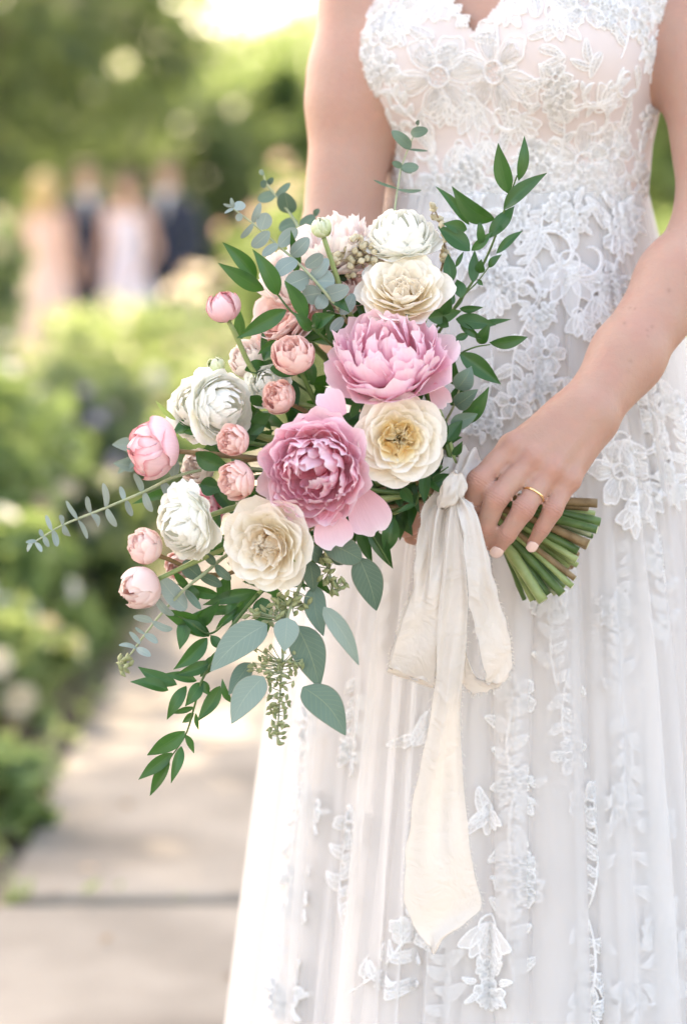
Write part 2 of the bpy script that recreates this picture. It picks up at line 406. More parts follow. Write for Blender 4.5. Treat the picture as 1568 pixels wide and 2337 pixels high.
def body_eval(p):
    """each limb only evaluated near itself"""
    out = upper(p)
    al = box_of([SH_L, EL_L, WR_L], .10); ar = box_of([SH_R, EL_R, WR_R] + RF[0] + RF[2], .08)
    hl = box_of([j for J in FINGERS_L.values() for j in J] + list(META_L.values()) + [PV(1100, 1130, .062)], .045)
    for fn, (lo, hi), k in ((arm_l, al, .02), (arm_r, ar, .02), (hand_l, hl, .012)):
        m = np.all((p > lo) & (p < hi), axis=1)
        if m.any(): out[m] = smin(out[m], fn(p[m]), k)
    return out
def surface_nets(fn, xs, ys, zs, slack=1.5, B=8):
    nx, ny, nz = len(xs), len(ys), len(zs)
    xs, ys, zs = [np.asarray(a, dtype=np.float32) for a in (xs, ys, zs)]
    bx, by, bz = [np.arange(0, n, B) for n in (nx, ny, nz)]
    def mid(a, b): return np.array([.5*(a[i] + a[min(i + B, len(a) - 1)]) for i in b]), np.array([a[min(i + B, len(a) - 1)] - a[i] for i in b])
    mx, hx = mid(xs, bx); my, hy = mid(ys, by); mz, hz = mid(zs, bz)
    G = np.stack(np.meshgrid(mx, my, mz, indexing='ij'), -1).reshape(-1, 3).astype(np.float32)
    H = np.stack(np.meshgrid(hx, hy, hz, indexing='ij'), -1).reshape(-1, 3)
    D = fn(G); keep = np.abs(D) < .5*np.linalg.norm(H, axis=1)*slack + .006
    vol = np.empty((nx, ny, nz), dtype=np.float32)
    Db = D.reshape(len(bx), len(by), len(bz))
    vol[:] = np.repeat(np.repeat(np.repeat(Db, B, 0), B, 1), B, 2)[:nx, :ny, :nz]
    kb = np.argwhere(keep.reshape(Db.shape))
    off = np.stack(np.meshgrid(*[np.arange(B)]*3, indexing='ij'), -1).reshape(-1, 3)
    for s in range(0, len(kb), 600):
        idx = (kb[s:s+600, None, :]*B + off[None]).reshape(-1, 3)
        idx = idx[(idx[:, 0] < nx) & (idx[:, 1] < ny) & (idx[:, 2] < nz)]
        p = np.stack([xs[idx[:, 0]], ys[idx[:, 1]], zs[idx[:, 2]]], 1)
        vol[idx[:, 0], idx[:, 1], idx[:, 2]] = fn(p)
    neg = vol < 0
    c = np.zeros((nx-1, ny-1, nz-1), dtype=np.int8)
    for i in (0, 1):
        for j in (0, 1):
            for k in (0, 1): c += neg[i:nx-1+i, j:ny-1+j, k:nz-1+k]
    cell = np.argwhere((c > 0) & (c < 8)); ids = np.full(c.shape, -1, dtype=np.int32)
    ids[cell[:, 0], cell[:, 1], cell[:, 2]] = np.arange(len(cell))
    acc = np.zeros((len(cell), 3)); cnt = np.zeros(len(cell))
    cor = [(i, j, k) for i in (0, 1) for j in (0, 1) for k in (0, 1)]
    for a in cor:
        for ax in range(3):
            if a[ax]: continue
            b = list(a); b[ax] = 1
            ia = cell + a; ib = cell + b
            va = vol[ia[:, 0], ia[:, 1], ia[:, 2]]; vb = vol[ib[:, 0], ib[:, 1], ib[:, 2]]
            m = (va < 0) != (vb < 0); t = np.where(m, va/(va - vb + 1e-12), 0)
            pa = np.stack([xs[ia[:, 0]], ys[ia[:, 1]], zs[ia[:, 2]]], 1); pb = np.stack([xs[ib[:, 0]], ys[ib[:, 1]], zs[ib[:, 2]]], 1)
            acc += np.where(m[:, None], pa + (pb - pa)*t[:, None], 0); cnt += m
    V = acc/cnt[:, None]
    quads = []
    for ax in range(3):
        sl0 = [slice(1, -1)]*3; sl1 = [slice(1, -1)]*3
        sl0[ax] = slice(0, -1); sl1[ax] = slice(1, None)
        s = neg[tuple(sl0)] != neg[tuple(sl1)]
        e = np.argwhere(s); o = np.array([1, 1, 1]); o[ax] = 0; e = e + o
        flip = neg[e[:, 0], e[:, 1], e[:, 2]]
        u, v = [(1, 2), (2, 0), (0, 1)][ax]
        du = np.zeros(3, int); du[u] = 1; dv = np.zeros(3, int); dv[v] = 1
        g = lambda q: ids[q[:, 0], q[:, 1], q[:, 2]]
        q = np.stack([g(e - du - dv), g(e - dv), g(e), g(e - du)], 1)
        q[~flip] = q[~flip][:, ::-1]
        quads.append(q)
    Q = np.concatenate(quads); Q = Q[(Q >= 0).all(1)]
    return V, Q
def relax(V, Q, n=2):
    for _ in range(n):
        acc = np.zeros_like(V); cnt = np.zeros(len(V))
        for i in range(4):
            for j in ((i+1) % 4, (i+3) % 4):
                np.add.at(acc, Q[:, i], V[Q[:, j]]); np.add.at(cnt, Q[:, i], 1)
        V = .5*V + .5*acc/np.maximum(cnt, 1)[:, None]
    return V
def skin_mat(name, base, red):
    m, T, N, B, O = newmat(name); L = T.links
    at = N.new('ShaderNodeVertexColor'); at.layer_name = 'tone'
    sep = N.new('ShaderNodeSeparateColor'); L.new(at.outputs[0], sep.inputs[0])
    tc = N.new('ShaderNodeTexCoord')
    nz = N.new('ShaderNodeTexNoise'); nz.inputs['Scale'].default_value = 38; nz.inputs['Detail'].default_value = 5; L.new(tc.outputs['Object'], nz.inputs['Vector'])
    f = math_n(N, T, 'MULTIPLY', math_n(N, T, 'SUBTRACT', nz.outputs[0], .38, True), .9, True)
    c = mixrgb(N, T, 'MIX', f, base, red)
    c = mixrgb(N, T, 'MIX', math_n(N, T, 'MULTIPLY', sep.outputs[0], .75, True), c, red)
    n4 = N.new('ShaderNodeTexNoise'); n4.inputs['Scale'].default_value = 110; n4.inputs['Detail'].default_value = 3; L.new(tc.outputs['Object'], n4.inputs['Vector'])
    c = mixrgb(N, T, 'MIX', math_n(N, T, 'MULTIPLY', math_n(N, T, 'SUBTRACT', n4.outputs[0], .45, True), 1.1, True), c, (.56, .29, .21))
    c = mixrgb(N, T, 'MIX', sep.outputs[1], c, (.20, .085, .055))
    L.new(c, B.inputs['Base Color']); B.inputs['Roughness'].default_value = .48; B.inputs['Specular IOR Level'].default_value = .38
    B.inputs['Subsurface Weight'].default_value = .20; B.inputs['Subsurface Radius'].default_value = (1.0, .35, .18); B.inputs['Subsurface Scale'].default_value = .006
    n2 = N.new('ShaderNodeTexVoronoi'); n2.inputs['Scale'].default_value = 900; L.new(tc.outputs['Object'], n2.inputs['Vector'])
    n3 = N.new('ShaderNodeTexNoise'); n3.inputs['Scale'].default_value = 190; n3.inputs['Detail'].default_value = 4; L.new(tc.outputs['Object'], n3.inputs['Vector'])
    cr_ = N.new('ShaderNodeVertexColor'); cr_.layer_name = 'crease'; sc_ = N.new('ShaderNodeSeparateColor'); L.new(cr_.outputs[0], sc_.inputs[0])
    ph_ = math_n(N, T, 'ADD', math_n(N, T, 'MULTIPLY', sc_.outputs[0], .024/.0027*math.pi), math_n(N, T, 'MULTIPLY', n3.outputs[0], 5.0))
    wr = math_n(N, T, 'MULTIPLY', math_n(N, T, 'MULTIPLY', math_n(N, T, 'POWER', math_n(N, T, 'ABSOLUTE', math_n(N, T, 'COSINE', ph_)), 7.0), sc_.outputs[1]), -.85)
    L.new(mixrgb(N, T, 'MIX', math_n(N, T, 'MULTIPLY', wr, -.42, True), c, (.33, .13, .085)), B.inputs['Base Color'])
    h = math_n(N, T, 'ADD', math_n(N, T, 'ADD', math_n(N, T, 'MULTIPLY', n2.outputs[0], .25), n3.outputs[0]), wr)
    bp = N.new('ShaderNodeBump'); bp.inputs['Strength'].default_value = .40; bp.inputs['Distance'].default_value = .0014
    L.new(h, bp.inputs['Height']); L.new(bp.outputs[0], B.inputs['Normal'])
    return m
MT['skin'] = skin_mat('skin', (.475, .287, .220), (.48, .20, .155))

bride = thing('person', (TORSO_C.x, TORSO_C.y, 0), 'bride in a white lace gown standing on the path, holding the bouquet', 'person')
def build_body():
    xs = np.concatenate([np.arange(-.12, .50, .0023)])
    ys = np.concatenate([np.arange(-.10, .14, .0023), np.arange(.14, .46, .006)])
    zs = np.concatenate([np.arange(-.02, .72, .016), np.arange(.72, .90, .004), np.arange(.90, 1.37, .0023), np.arange(1.37, 1.86, .010)])
    V, Q = surface_nets(body_eval, xs, ys, zs)
    V = relax(V, Q, 2)
    me = fastmesh('body', V - np.array(bride.location), Q, MT['skin'])
    # redness on knuckles and fingertips, moles, creases over the joints
    tone = np.zeros((len(V), 4), dtype=np.float32); tone[:, 3] = 1
    front = V[:, 1] < .10
    Vf = V[front]; red = np.zeros(len(Vf)); cre = np.zeros(len(Vf)); crs = np.full(len(Vf), .5)
    for k, J in FINGERS_L.items():
        for j, (rad, amt) in enumerate(((.015, .55), (.010, .75), (.008, .55), (.011, .65))):
            red = np.maximum(red, amt*np.exp(-(np.linalg.norm(Vf - np.array(J[j]) - [0, -.006, 0], axis=1)/rad)**2*.9))
        for j, wd in ((1, .0046), (2, .0030)):
            ax = np.array(J[j+1]) - np.array(J[j-1]); ax = ax/np.linalg.norm(ax)
            rel = Vf - np.array(J[j]); s = rel @ ax; rad = np.linalg.norm(rel - s[:, None]*ax, axis=1)
            side = (rel[:, 1] < 0)
            wv = np.exp(-(s/wd)**2)*np.clip((.0145 - rad)/.002, 0, 1)*np.clip(-rel[:, 1]/.004, 0, 1)*(1.0 if j == 1 else .7)
            near = np.abs(s) < .012; near &= rad < .015; crs[near & (wv >= cre*.6)] = (s/.024 + .5)[near & (wv >= cre*.6)]
            cre = np.maximum(cre, wv)
    for q in (RF[0][3], RF[1][3], RF[0][2], RF[1][2]):
        red = np.maximum(red, .6*np.exp(-(np.linalg.norm(Vf - np.array(q), axis=1)/.012)**2))
    tone[front, 0] = red; tone[front, 2] = cre
    mole = np.zeros(len(V))
    for x, y, r in ((1450, 175, 1.5), (1448, 570, 2.2), (1195, 685, 1.2), (1228, 688, 1.0), (1158, 783, 1.5), (1338, 805, 1.8), (1310, 868, 1.2), (1196, 1028, 1.7), (1180, 1092, 1.4), (1552, 458, 1.2), (1310, 830, 1.0)):
        px, py = c8(x, y); a = CAM; b = P(px, py, 0); dr = (b - a).normalized()
        rel = Vf - np.array(a); t = rel @ np.array(dr); dist = np.linalg.norm(rel - t[:, None]*np.array(dr), axis=1)
        m = np.exp(-(dist/(.00085*r))**2); mole[front] = np.maximum(mole[front], m*.38)
    tone[:, 1] = mole
    ca = me.color_attributes.new('tone', 'FLOAT_COLOR', 'POINT'); ca.data.foreach_set('color', tone.ravel())
    cc = np.zeros((len(V), 4), dtype=np.float32); cc[:, 3] = 1; cc[:, 0] = .5; cc[front, 0] = crs; cc[front, 1] = cre
    cb = me.color_attributes.new('crease', 'FLOAT_COLOR', 'POINT'); cb.data.foreach_set('color', cc.ravel())
    return link('body', me, bride), V, Q
body, BV, BQ = build_body()
body_bvh = BVHTree.FromPolygons([tuple(v) for v in BV[BV[:, 1] < .10]], []) if False else None
# fingernails: curved plates lying on the fingertips
MT['nail'] = noise_mat('nail', (.82, .58, .52), (.86, .64, .58), 60, .16, 0, spec=.6)
def nail(center, fwd, nrm, w, l):
    f = Vector(fwd).normalized(); n = Vector(nrm); n = (n - f*n.dot(f)).normalized(); s = f.cross(n)
    V, nu, nv = [], 8, 8
    for j in range(nv + 1):
        v = j/nv*2 - 1
        for i in range(nu + 1):
            u = i/nu*2 - 1
            hw = w*.5*(1 - .12*max(0, -v)**2)*math.sqrt(max(.02, 1 - abs(v)**4.0*.95))
            x = u*hw; V.append(Vector(center) + s*x + f*(v*l*.5) + n*(.0009 - (x/(w*.5))**2*w*.20 - .0012*max(0, v)**2 - .0004*max(0, -v)))
    return V, gridf(nu, nv)
def add_nails():
    allv = BV[(BV[:, 1] < .06) & (BV[:, 2] < 1.05) & (BV[:, 2] > .75)]
    for k, w, l in (('ring', .0118, .0138), ('little', .0102, .0122)):
        J = FINGERS_L[k]; f = (Vector(J[3]) - Vector(J[2])).normalized()
        n = Vector((.18, -1, .22)); n = (n - f*n.dot(f)).normalized()
        c = Vector(J[3]) - f*.0012
        # push out to the skin
        rel = allv - np.array(c); t = rel @ np.array(n); rad = np.linalg.norm(rel - t[:, None]*np.array(n), axis=1)
        top = t[rad < .004].max() if (rad < .004).any() else .0066
        V, F = nail(c + n*(top - .0004), f - n*.12, n + f*.12, w, l)
        o = link('fingernail', mesh('fingernail', [v - Vector(bride.location) for v in V], F, MT['nail']), body)
        sm = o.modifiers.new('thickness', 'SOLIDIFY'); sm.thickness = .0007; sm.offset = -1
add_nails()
def ring_on_finger():
    J = FINGERS_L['ring']; a, b = Vector(J[0]), Vector(J[1]); c = a.lerp(b, .62); ax = (b - a).normalized()
    ax = (ax + Vector((.10, 0, .10))).normalized()
    u = ax.orthogonal().normalized(); v = ax.cross(u); V = []; nu, nv = 10, 48; rr = .0102
    for j in range(nv):
        g = 2*math.pi*j/nv; d = u*math.cos(g) + v*math.sin(g)
        for i in range(nu):
            h = 2*math.pi*i/nu; V.append(d*(rr + .0008*math.cos(h)) + ax*(.00125*math.sin(h)))
    F = []
    for j in range(nv):
        for i in range(nu):
            F.append((j*nu + i, j*nu + (i+1) % nu, ((j+1) % nv)*nu + (i+1) % nu, ((j+1) % nv)*nu + i))
    o = link('wedding_ring', mesh('wedding_ring', V, F, MT['gold_metal'])); o.location = c
    tag(o, "thin plain gold wedding ring worn on the bride's ring finger", 'ring')
ring_on_finger()
# ================================================================== the gown
MT['lining'] = cloth_mat('nude net lining', (.67, .59, .57), (.72, .645, .63), 0, 1, 9, 1400, .85, .25, .2)
MT['skirt_lining'] = cloth_mat('skirt lining', (.68, .63, .60), (.74, .70, .675), .0, 1, 5, 900, .85, .1, .2)
MT['tulle'] = cloth_mat('tulle', (.90, .885, .875), (.91, .895, .885), .28, .34, 6, 1200, .9, .05, .0)
MT['tulle2'] = cloth_mat('inner tulle', (.89, .875, .865), (.90, .885, .875), .28, .34, 6, 1200, .9, .05, .0)
MT['net'] = cloth_mat('lace net', (.92, .91, .905), (.94, .93, .925), .2, .62, 60, 900, .85, .5, .1)
MT['lace'] = cloth_mat('lace thread', (.93, .925, .92), (.95, .945, .94), .15, 1, 60, 700, .8, .6, .2)
_sz = np.array([-.01, .30, .52, .72, .85, 1.0, 1.08, 1.15])
_sa = np.array([.305, .268, .242, .216, .194, .168, .149, .135])
_sb = np.array([.300, .250, .220, .190, .165, .137, .116, .096])
def foldf(phi, z, n, seed, sharp=1.6):
    """pleats: rounded ridges with narrow valleys, each of its own width"""
    w = phi*n/(2*math.pi) + .9*math.sin(phi*5 + seed) + .5*math.sin(phi*11 + seed*2.3) + .25*math.sin(z*2.2 + phi*7 + seed)
    k = math.floor(w); f = w - k; a = .55 + .45*((math.sin(k*91.7 + seed*17.3)*43758.5) % 1.0)
    return a*(math.sin(math.pi*f)**(1/sharp))
def skirt_surface(offset, n, amp0, amp1, seed, z0, z1, nphi=720, nz=46, ripple=.0, over=0.0):
    V = []
    for j in range(nz + 1):
        z = z1 + (z0 - z1)*j/nz; of_ = .004 + (offset - .004)*min(1, max(0, (1.15 - z)/.30)) if offset else 0; a = np.interp(z, _sz, _sa) + of_; b = np.interp(z, _sz, _sb) + of_
        t = (1.15 - z)/1.15; amp = amp0 + (amp1 - amp0)*min(1, t*1.35)**.8
        for i in range(nphi):
            ph = 2*math.pi*i/nphi
            fo = (foldf(ph, z, n, seed) - .6)*amp + ripple*math.sin(ph*23 + z*9 + seed)*math.sin(ph*7 - z*4)
            if over: ph += over*min(1, t*2.5)*math.sin(2*math.pi*(ph*n/(2*math.pi) + .9*math.sin(ph*5 + seed) + .3*math.sin(ph*13 + seed + z*1.3)))*(.55 + .45*math.sin(ph*3 + seed))
            q = (a + fo)*math.cos(ph), (b + fo)*math.sin(ph)
            V.append((q[0], q[1], z))
    V = twor(np.array(V))
    F = np.array(gridf(nphi, nz, 0, True))
    return V, F
def bodice_surface(offset, z0=1.138, z1=1.475, nphi=360, nz=114):
    zz = np.linspace(z0, z1, nz + 1); ph = np.linspace(0, 2*math.pi, nphi, endpoint=False)
    Z, PH = np.meshgrid(zz, ph, indexing='ij'); dirx, diry = np.cos(PH).ravel(), np.sin(PH).ravel(); Z = Z.ravel()
    r = np.full(Z.shape, .26)
    for _ in range(60):
        p = twor(np.stack([dirx*r, diry*r, Z], 1)); r -= .7*(smin(torso_sdf(p), cone(p, SH_L, SH_R, .052, .052), .05) - offset)
    q = np.stack([dirx*r, diry*r, Z], 1)
    V = twor(q); F = np.array(gridf(nphi, nz, 0, True))
    c = q[F].mean(1); ax = np.abs(c[:, 0]); front = c[:, 1] < 0
    neck = np.where(front, 1.305 + 1.1*np.maximum(0, ax), 1.36 + ax*.3)
    keep = ((c[:, 2] < neck) & (c[:, 2] < 1.352 + .3*np.maximum(0, .115 - ax))) | ((ax > .062) & (ax < .112) & (c[:, 2] >= 1.34))
    return V, F[keep]
L0 = np.array(bride.location)
bodV, bodF = bodice_surface(.0040)
bodice = link('bodice', fastmesh('bodice', bodV - L0, bodF, MT['lining']), bride)
liV, liF = skirt_surface(.0, 34, .002, .020, 1.7, .012, 1.148)
skirt_lining = link('skirt_lining', fastmesh('skirt_lining', liV - L0, liF, MT['skirt_lining']), bride)
t1V, t1F = skirt_surface(.010, 30, .004, .030, 4.1, .008, 1.150, 900, 46, 0, .062)
tulle_in = link('inner_tulle_layer', fastmesh('inner_tulle_layer', t1V - L0, t1F, MT['tulle2']), bride)
t2V, t2F = skirt_surface(.024, 26, .005, .040, 8.3, .004, 1.152, 900, 46, 0, .075)
tulle_out = link('outer_tulle_layer', fastmesh('outer_tulle_layer', t2V - L0, t2F, MT['tulle']), bride)
def bvh_of(V, F): return BVHTree.FromPolygons([tuple(map(float, v)) for v in V], [tuple(int(i) for i in f) for f in F])
BVH_B = bvh_of(bodV, bodF)
# smooth guides the skirt lace lies on: just over the lining, just over the outer tulle
gsV, gsF = skirt_surface(.0, 34, .002, .020, 1.7, .012, 1.148, 360, 40)
gtV, gtF = skirt_surface(.024, 26, .005, .040, 8.3, .004, 1.152, 360, 40)
g1V, g1F = skirt_surface(.010, 30, .004, .030, 4.1, .008, 1.150, 360, 40)
BVH_S = bvh_of(g1V, g1F); BVH_T = bvh_of(gtV, gtF)
# ---- lace motifs: flat drawings of padded petals and cords, then laid on the cloth
def cord(pts, r, h):
    """raised cord along a 2-D polyline"""
    V, F = [], []; n = len(pts)
    for i in range(n):
        a, b = pts[max(i-1, 0)], pts[min(i+1, n-1)]; dx, dy = b[0]-a[0], b[1]-a[1]; l = math.hypot(dx, dy) or 1
        nx, ny = -dy/l, dx/l; tp = min(1, .35 + 4*min(i, n-1-i)/n)
        wob = 1 + .18*math.sin(i*2.4)
        thin = r < .0006
        for k, s in enumerate((-1, 0, 1) if thin else (-1, -.6, 0, .6, 1)):
            V.append((pts[i][0] + nx*r*s*tp*wob, pts[i][1] + ny*r*s*tp*wob, h*((0, 1, 0) if thin else (0, .8, 1, .8, 0))[k], 0))
    return V, gridf(2 if thin else 4, n - 1)
def arcpts(cx, cy, r, a0, a1, n): return [(cx + r*math.cos(a0 + (a1-a0)*i/n), cy + r*math.sin(a0 + (a1-a0)*i/n)) for i in range(n+1)]
def plate(outline, h, ridges=9, c=None):
    n = len(outline); c = c or (sum(p[0] for p in outline)/n, sum(p[1] for p in outline)/n)
    V, F = [(c[0], c[1], h*.6, 1)], []
    for k, (f, hh) in enumerate(((.5, .7), (.9, .9), (1, .0))):
        for i, p in enumerate(outline):
            rd = .55 + .45*math.cos(i/n*2*math.pi*ridges) if f < 1 else 1
            V.append((c[0] + (p[0]-c[0])*f, c[1] + (p[1]-c[1])*f, h*hh*(.55 + .45*rd), 1))
    for i in range(n): F.append((0, 1 + i, 1 + (i+1) % n))
    for k in range(2):
        for i in range(n): F.append((1 + k*n + i, 1 + (k+1)*n + i, 1 + (k+1)*n + (i+1) % n, 1 + k*n + (i+1) % n))
    return V, F
def petal_outline(cx, cy, ang, l, wd, lobes, rnd, n=34):
    o = []
    for i in range(n):
        g = 2*math.pi*i/n; x = .5*l*(1 - math.cos(g)); y = .5*wd*math.sin(g)*(.65 + .35*(x/l))
        sc = 1 + (.055*math.sin(g*lobes + rnd) if x > l*.45 else 0)
        x, y = x*sc, y*sc
        o.append((cx + x*math.cos(ang) - y*math.sin(ang), cy + x*math.sin(ang) + y*math.cos(ang)))
    return o
CR, CH = .00085, .0013
def m_flower(s, rnd, petals=6):
    out = []
    for k in range(petals):
        a = 2*math.pi*k/petals + rnd.uniform(-.15, .15); l = s*rnd.uniform(.42, .55)
        o = petal_outline(.10*s*math.cos(a), .10*s*math.sin(a), a, l, s*rnd.uniform(.36, .46), 5, rnd.random()*6)
        out += [plate(o, .0009 + .0005*(k % 2), 12, (.16*s*math.cos(a), .16*s*math.sin(a))), cord(o + o[:2], CR, CH + .0006*(k % 2))]
        for q in (-.5, -.17, .17, .5):
            e = a + q*.55; out.append(cord([(r*math.cos(a + (e-a)*r/(l*.9)), r*math.sin(a + (e-a)*r/(l*.9))) for r in np.linspace(.16*s, l*.92, 9)], CR*.55, .0021))
        o2 = petal_outline(.16*s*math.cos(a), .16*s*math.sin(a), a, l*.62, s*.2, 5, 1)
        out.append(cord(o2 + o2[:2], CR*.6, .0020))
    out.append(cord(arcpts(0, 0, .135*s, 0, 2*math.pi, 26), CR*1.2, .0030))
    for k in range(7):
        a = k*2*math.pi/7; r = .075*s if k else 0
        out.append(plate(arcpts(r*math.cos(a), r*math.sin(a), .022*s, 0, 2*math.pi*.93, 9), .0026, 1))
    return merge(out)
def m_leaf(s, rnd, wd=.42):
    o = []; n = 30
    for i in range(n):
        g = 2*math.pi*i/n; x = .5*s*(1 - math.cos(g)); y = .5*wd*s*math.sin(g)*(1 - .55*(x/s))*(1.15)
        o.append((x, y + .06*s*math.sin(x/s*math.pi)))
    mid = [(s*t, .06*s*math.sin(t*math.pi)) for t in np.linspace(0, 1, 14)]
    out = [plate(o, .0009, 15), cord(o + o[:2], CR, CH), cord(mid, CR*.8, .0020)]
    for t in (.2, .36, .52, .68):
        for q in (-1, 1):
            out.append(cord([(s*(t + .16*k), .06*s*math.sin((t + .16*k)*math.pi) + q*k*wd*s*.40*(1 - .55*t)) for k in np.linspace(0, 1, 6)], CR*.5, .0017))
    return merge(out)
def xf(vf, x, y, ang, sc=1.0):
    V, F = vf; c, s = math.cos(ang)*sc, math.sin(ang)*sc
    return [(x + v[0]*c - v[1]*s, y + v[0]*s + v[1]*c, v[2], v[3]) for v in V], F
def m_scroll(s, rnd):
    out = []
    sp = [(s*.5*(t)*math.cos(5.2*t), s*.5*t*math.sin(5.2*t)) for t in np.linspace(.22, 1, 34)]
    out += [cord(sp, CR*1.5, .0024), cord([(p[0]*1.16, p[1]*1.16) for p in sp[8:]], CR, .0018)]
    e = sp[-1]; out.append(xf(m_leaf(s*.38, rnd), e[0], e[1], 5.2 + 1.5)); out.append(xf(m_leaf(s*.3, rnd), e[0], e[1], 5.2 + .6))
    out.append(xf(m_leaf(s*.26, rnd), sp[20][0], sp[20][1], 3.6))
    return merge(out)
def m_spray(s, rnd):
    out = []
    st = [(s*.10*math.sin(t*3.0), s*(t - .5)) for t in np.linspace(0, 1, 26)]
    out.append(cord(st, CR*1.3, .0022))
    for k, i in enumerate((4, 8, 12, 16, 20)):
        sd = 1 if k % 2 else -1
        out.append(xf(m_leaf(s*rnd.uniform(.20, .28), rnd, .5), st[i][0], st[i][1], math.pi/2 - sd*rnd.uniform(.7, 1.1)))
        if k in (1, 3): out.append(xf(m_leaf(s*.17, rnd, .5), st[i][0], st[i][1], math.pi/2 + sd*.9))
    out.append(xf(m_flower(s*.36, rnd, 5), st[-1][0], st[-1][1], 0))
    return merge(out)
def m_drop(s, rnd):
    out = []
    for k, a in enumerate((-.85, -.42, 0, .42, .85)):
        o = petal_outline(0, .30*s, -math.pi/2 + a, s*(.62 if k == 2 else .5), s*.24, 4, k)
        out += [plate(o, .0010, 11, (0 + .02*s*a, .2*s)), cord(o + o[:2], CR, CH + .0004*(k % 2))]
    for k in (-1, 1):
        sp = [(k*(.05*s + s*.22*t*math.cos(4.2*t)), .34*s + s*.2*t*math.sin(4.2*t)) for t in np.linspace(.2, 1, 20)]
        out.append(cord(sp, CR*1.2, .002))
    return merge(out)
def m_cluster(s, rnd):
    """small blossoms and loops packed together"""
    out = []
    for k in range(5):
        a = rnd.random()*6.28; r = s*.30*math.sqrt(rnd.random())
        out.append(xf(m_flower(s*rnd.uniform(.28, .42), rnd, 5), r*math.cos(a), r*math.sin(a), a))
    for k in range(7):
        a = k*.9 + rnd.random()*.4; out.append(xf(m_leaf(s*rnd.uniform(.2, .32), rnd), s*.22*math.cos(a), s*.22*math.sin(a), a))
    return merge(out)
MOTIF = {'flower': m_flower, 'leaf': m_leaf, 'scroll': m_scroll, 'spray': m_spray, 'drop': m_drop, 'cluster': m_cluster}
NAME = {'flower': 'lace_flower', 'leaf': 'lace_leaf', 'scroll': 'lace_scroll', 'spray': 'lace_spray', 'drop': 'lace_petal_fan', 'cluster': 'lace_blossom_cluster'}
def place_lace(kind, px, py, size_px, rot, bvh, parent, flip=False, seed=0, lift=.0006):
    d = (P(px, py, 0) - CAM).normalized(); hit = bvh.ray_cast(CAM, d)
    if hit[0] is None: return
    h0 = hit[0]; s = size_px*(h0 - CAM).length/FPX
    cz = Vector((TC[0], TC[1], h0.z)); q = tloc(np.array([tuple(h0)]))[0]
    k = (.24/.30)**2; n = Vector((q[0]*k, q[1], .0)).normalized()
    n = Vector(twor(np.array([[n.x, n.y, 0]]))[0]) - Vector((TC[0], TC[1], 0)); n.z = .0
    if bvh is BVH_B:
        nn = hit[1]; nn = nn if nn.dot(d) < 0 else -nn; n = (n + nn*1.2)
    n.normalize(); up = Vector((0, 0, 1)); up = (up - n*up.dot(n)).normalized(); rt = up.cross(n)
    rnd = random.Random(seed*77 + int(px) + int(py)); V, F = MOTIF[kind](s, rnd)
    c, sn = math.cos(R(rot)), math.sin(R(rot)); out = []; lastd = .05
    mi = [V[f[0]][3] for f in F]
    for x, y, h, _k in V:
        if flip: x = -x
        xx, yy = x*c - y*sn, x*sn + y*c
        o = h0 + rt*xx + up*yy + n*.05; g = bvh.ray_cast(o, -n, .14)
        if g[0] is not None: lastd = g[3]
        out.append(o - n*min(max(lastd, .02), .10) + n*(h + lift))
    if flip: F = [tuple(reversed(f)) for f in F]
    link(NAME[kind], mesh(NAME[kind], [v - Vector(bride.location) for v in out], F, mats=[MT['lace'], MT['net']], midx=mi), parent)
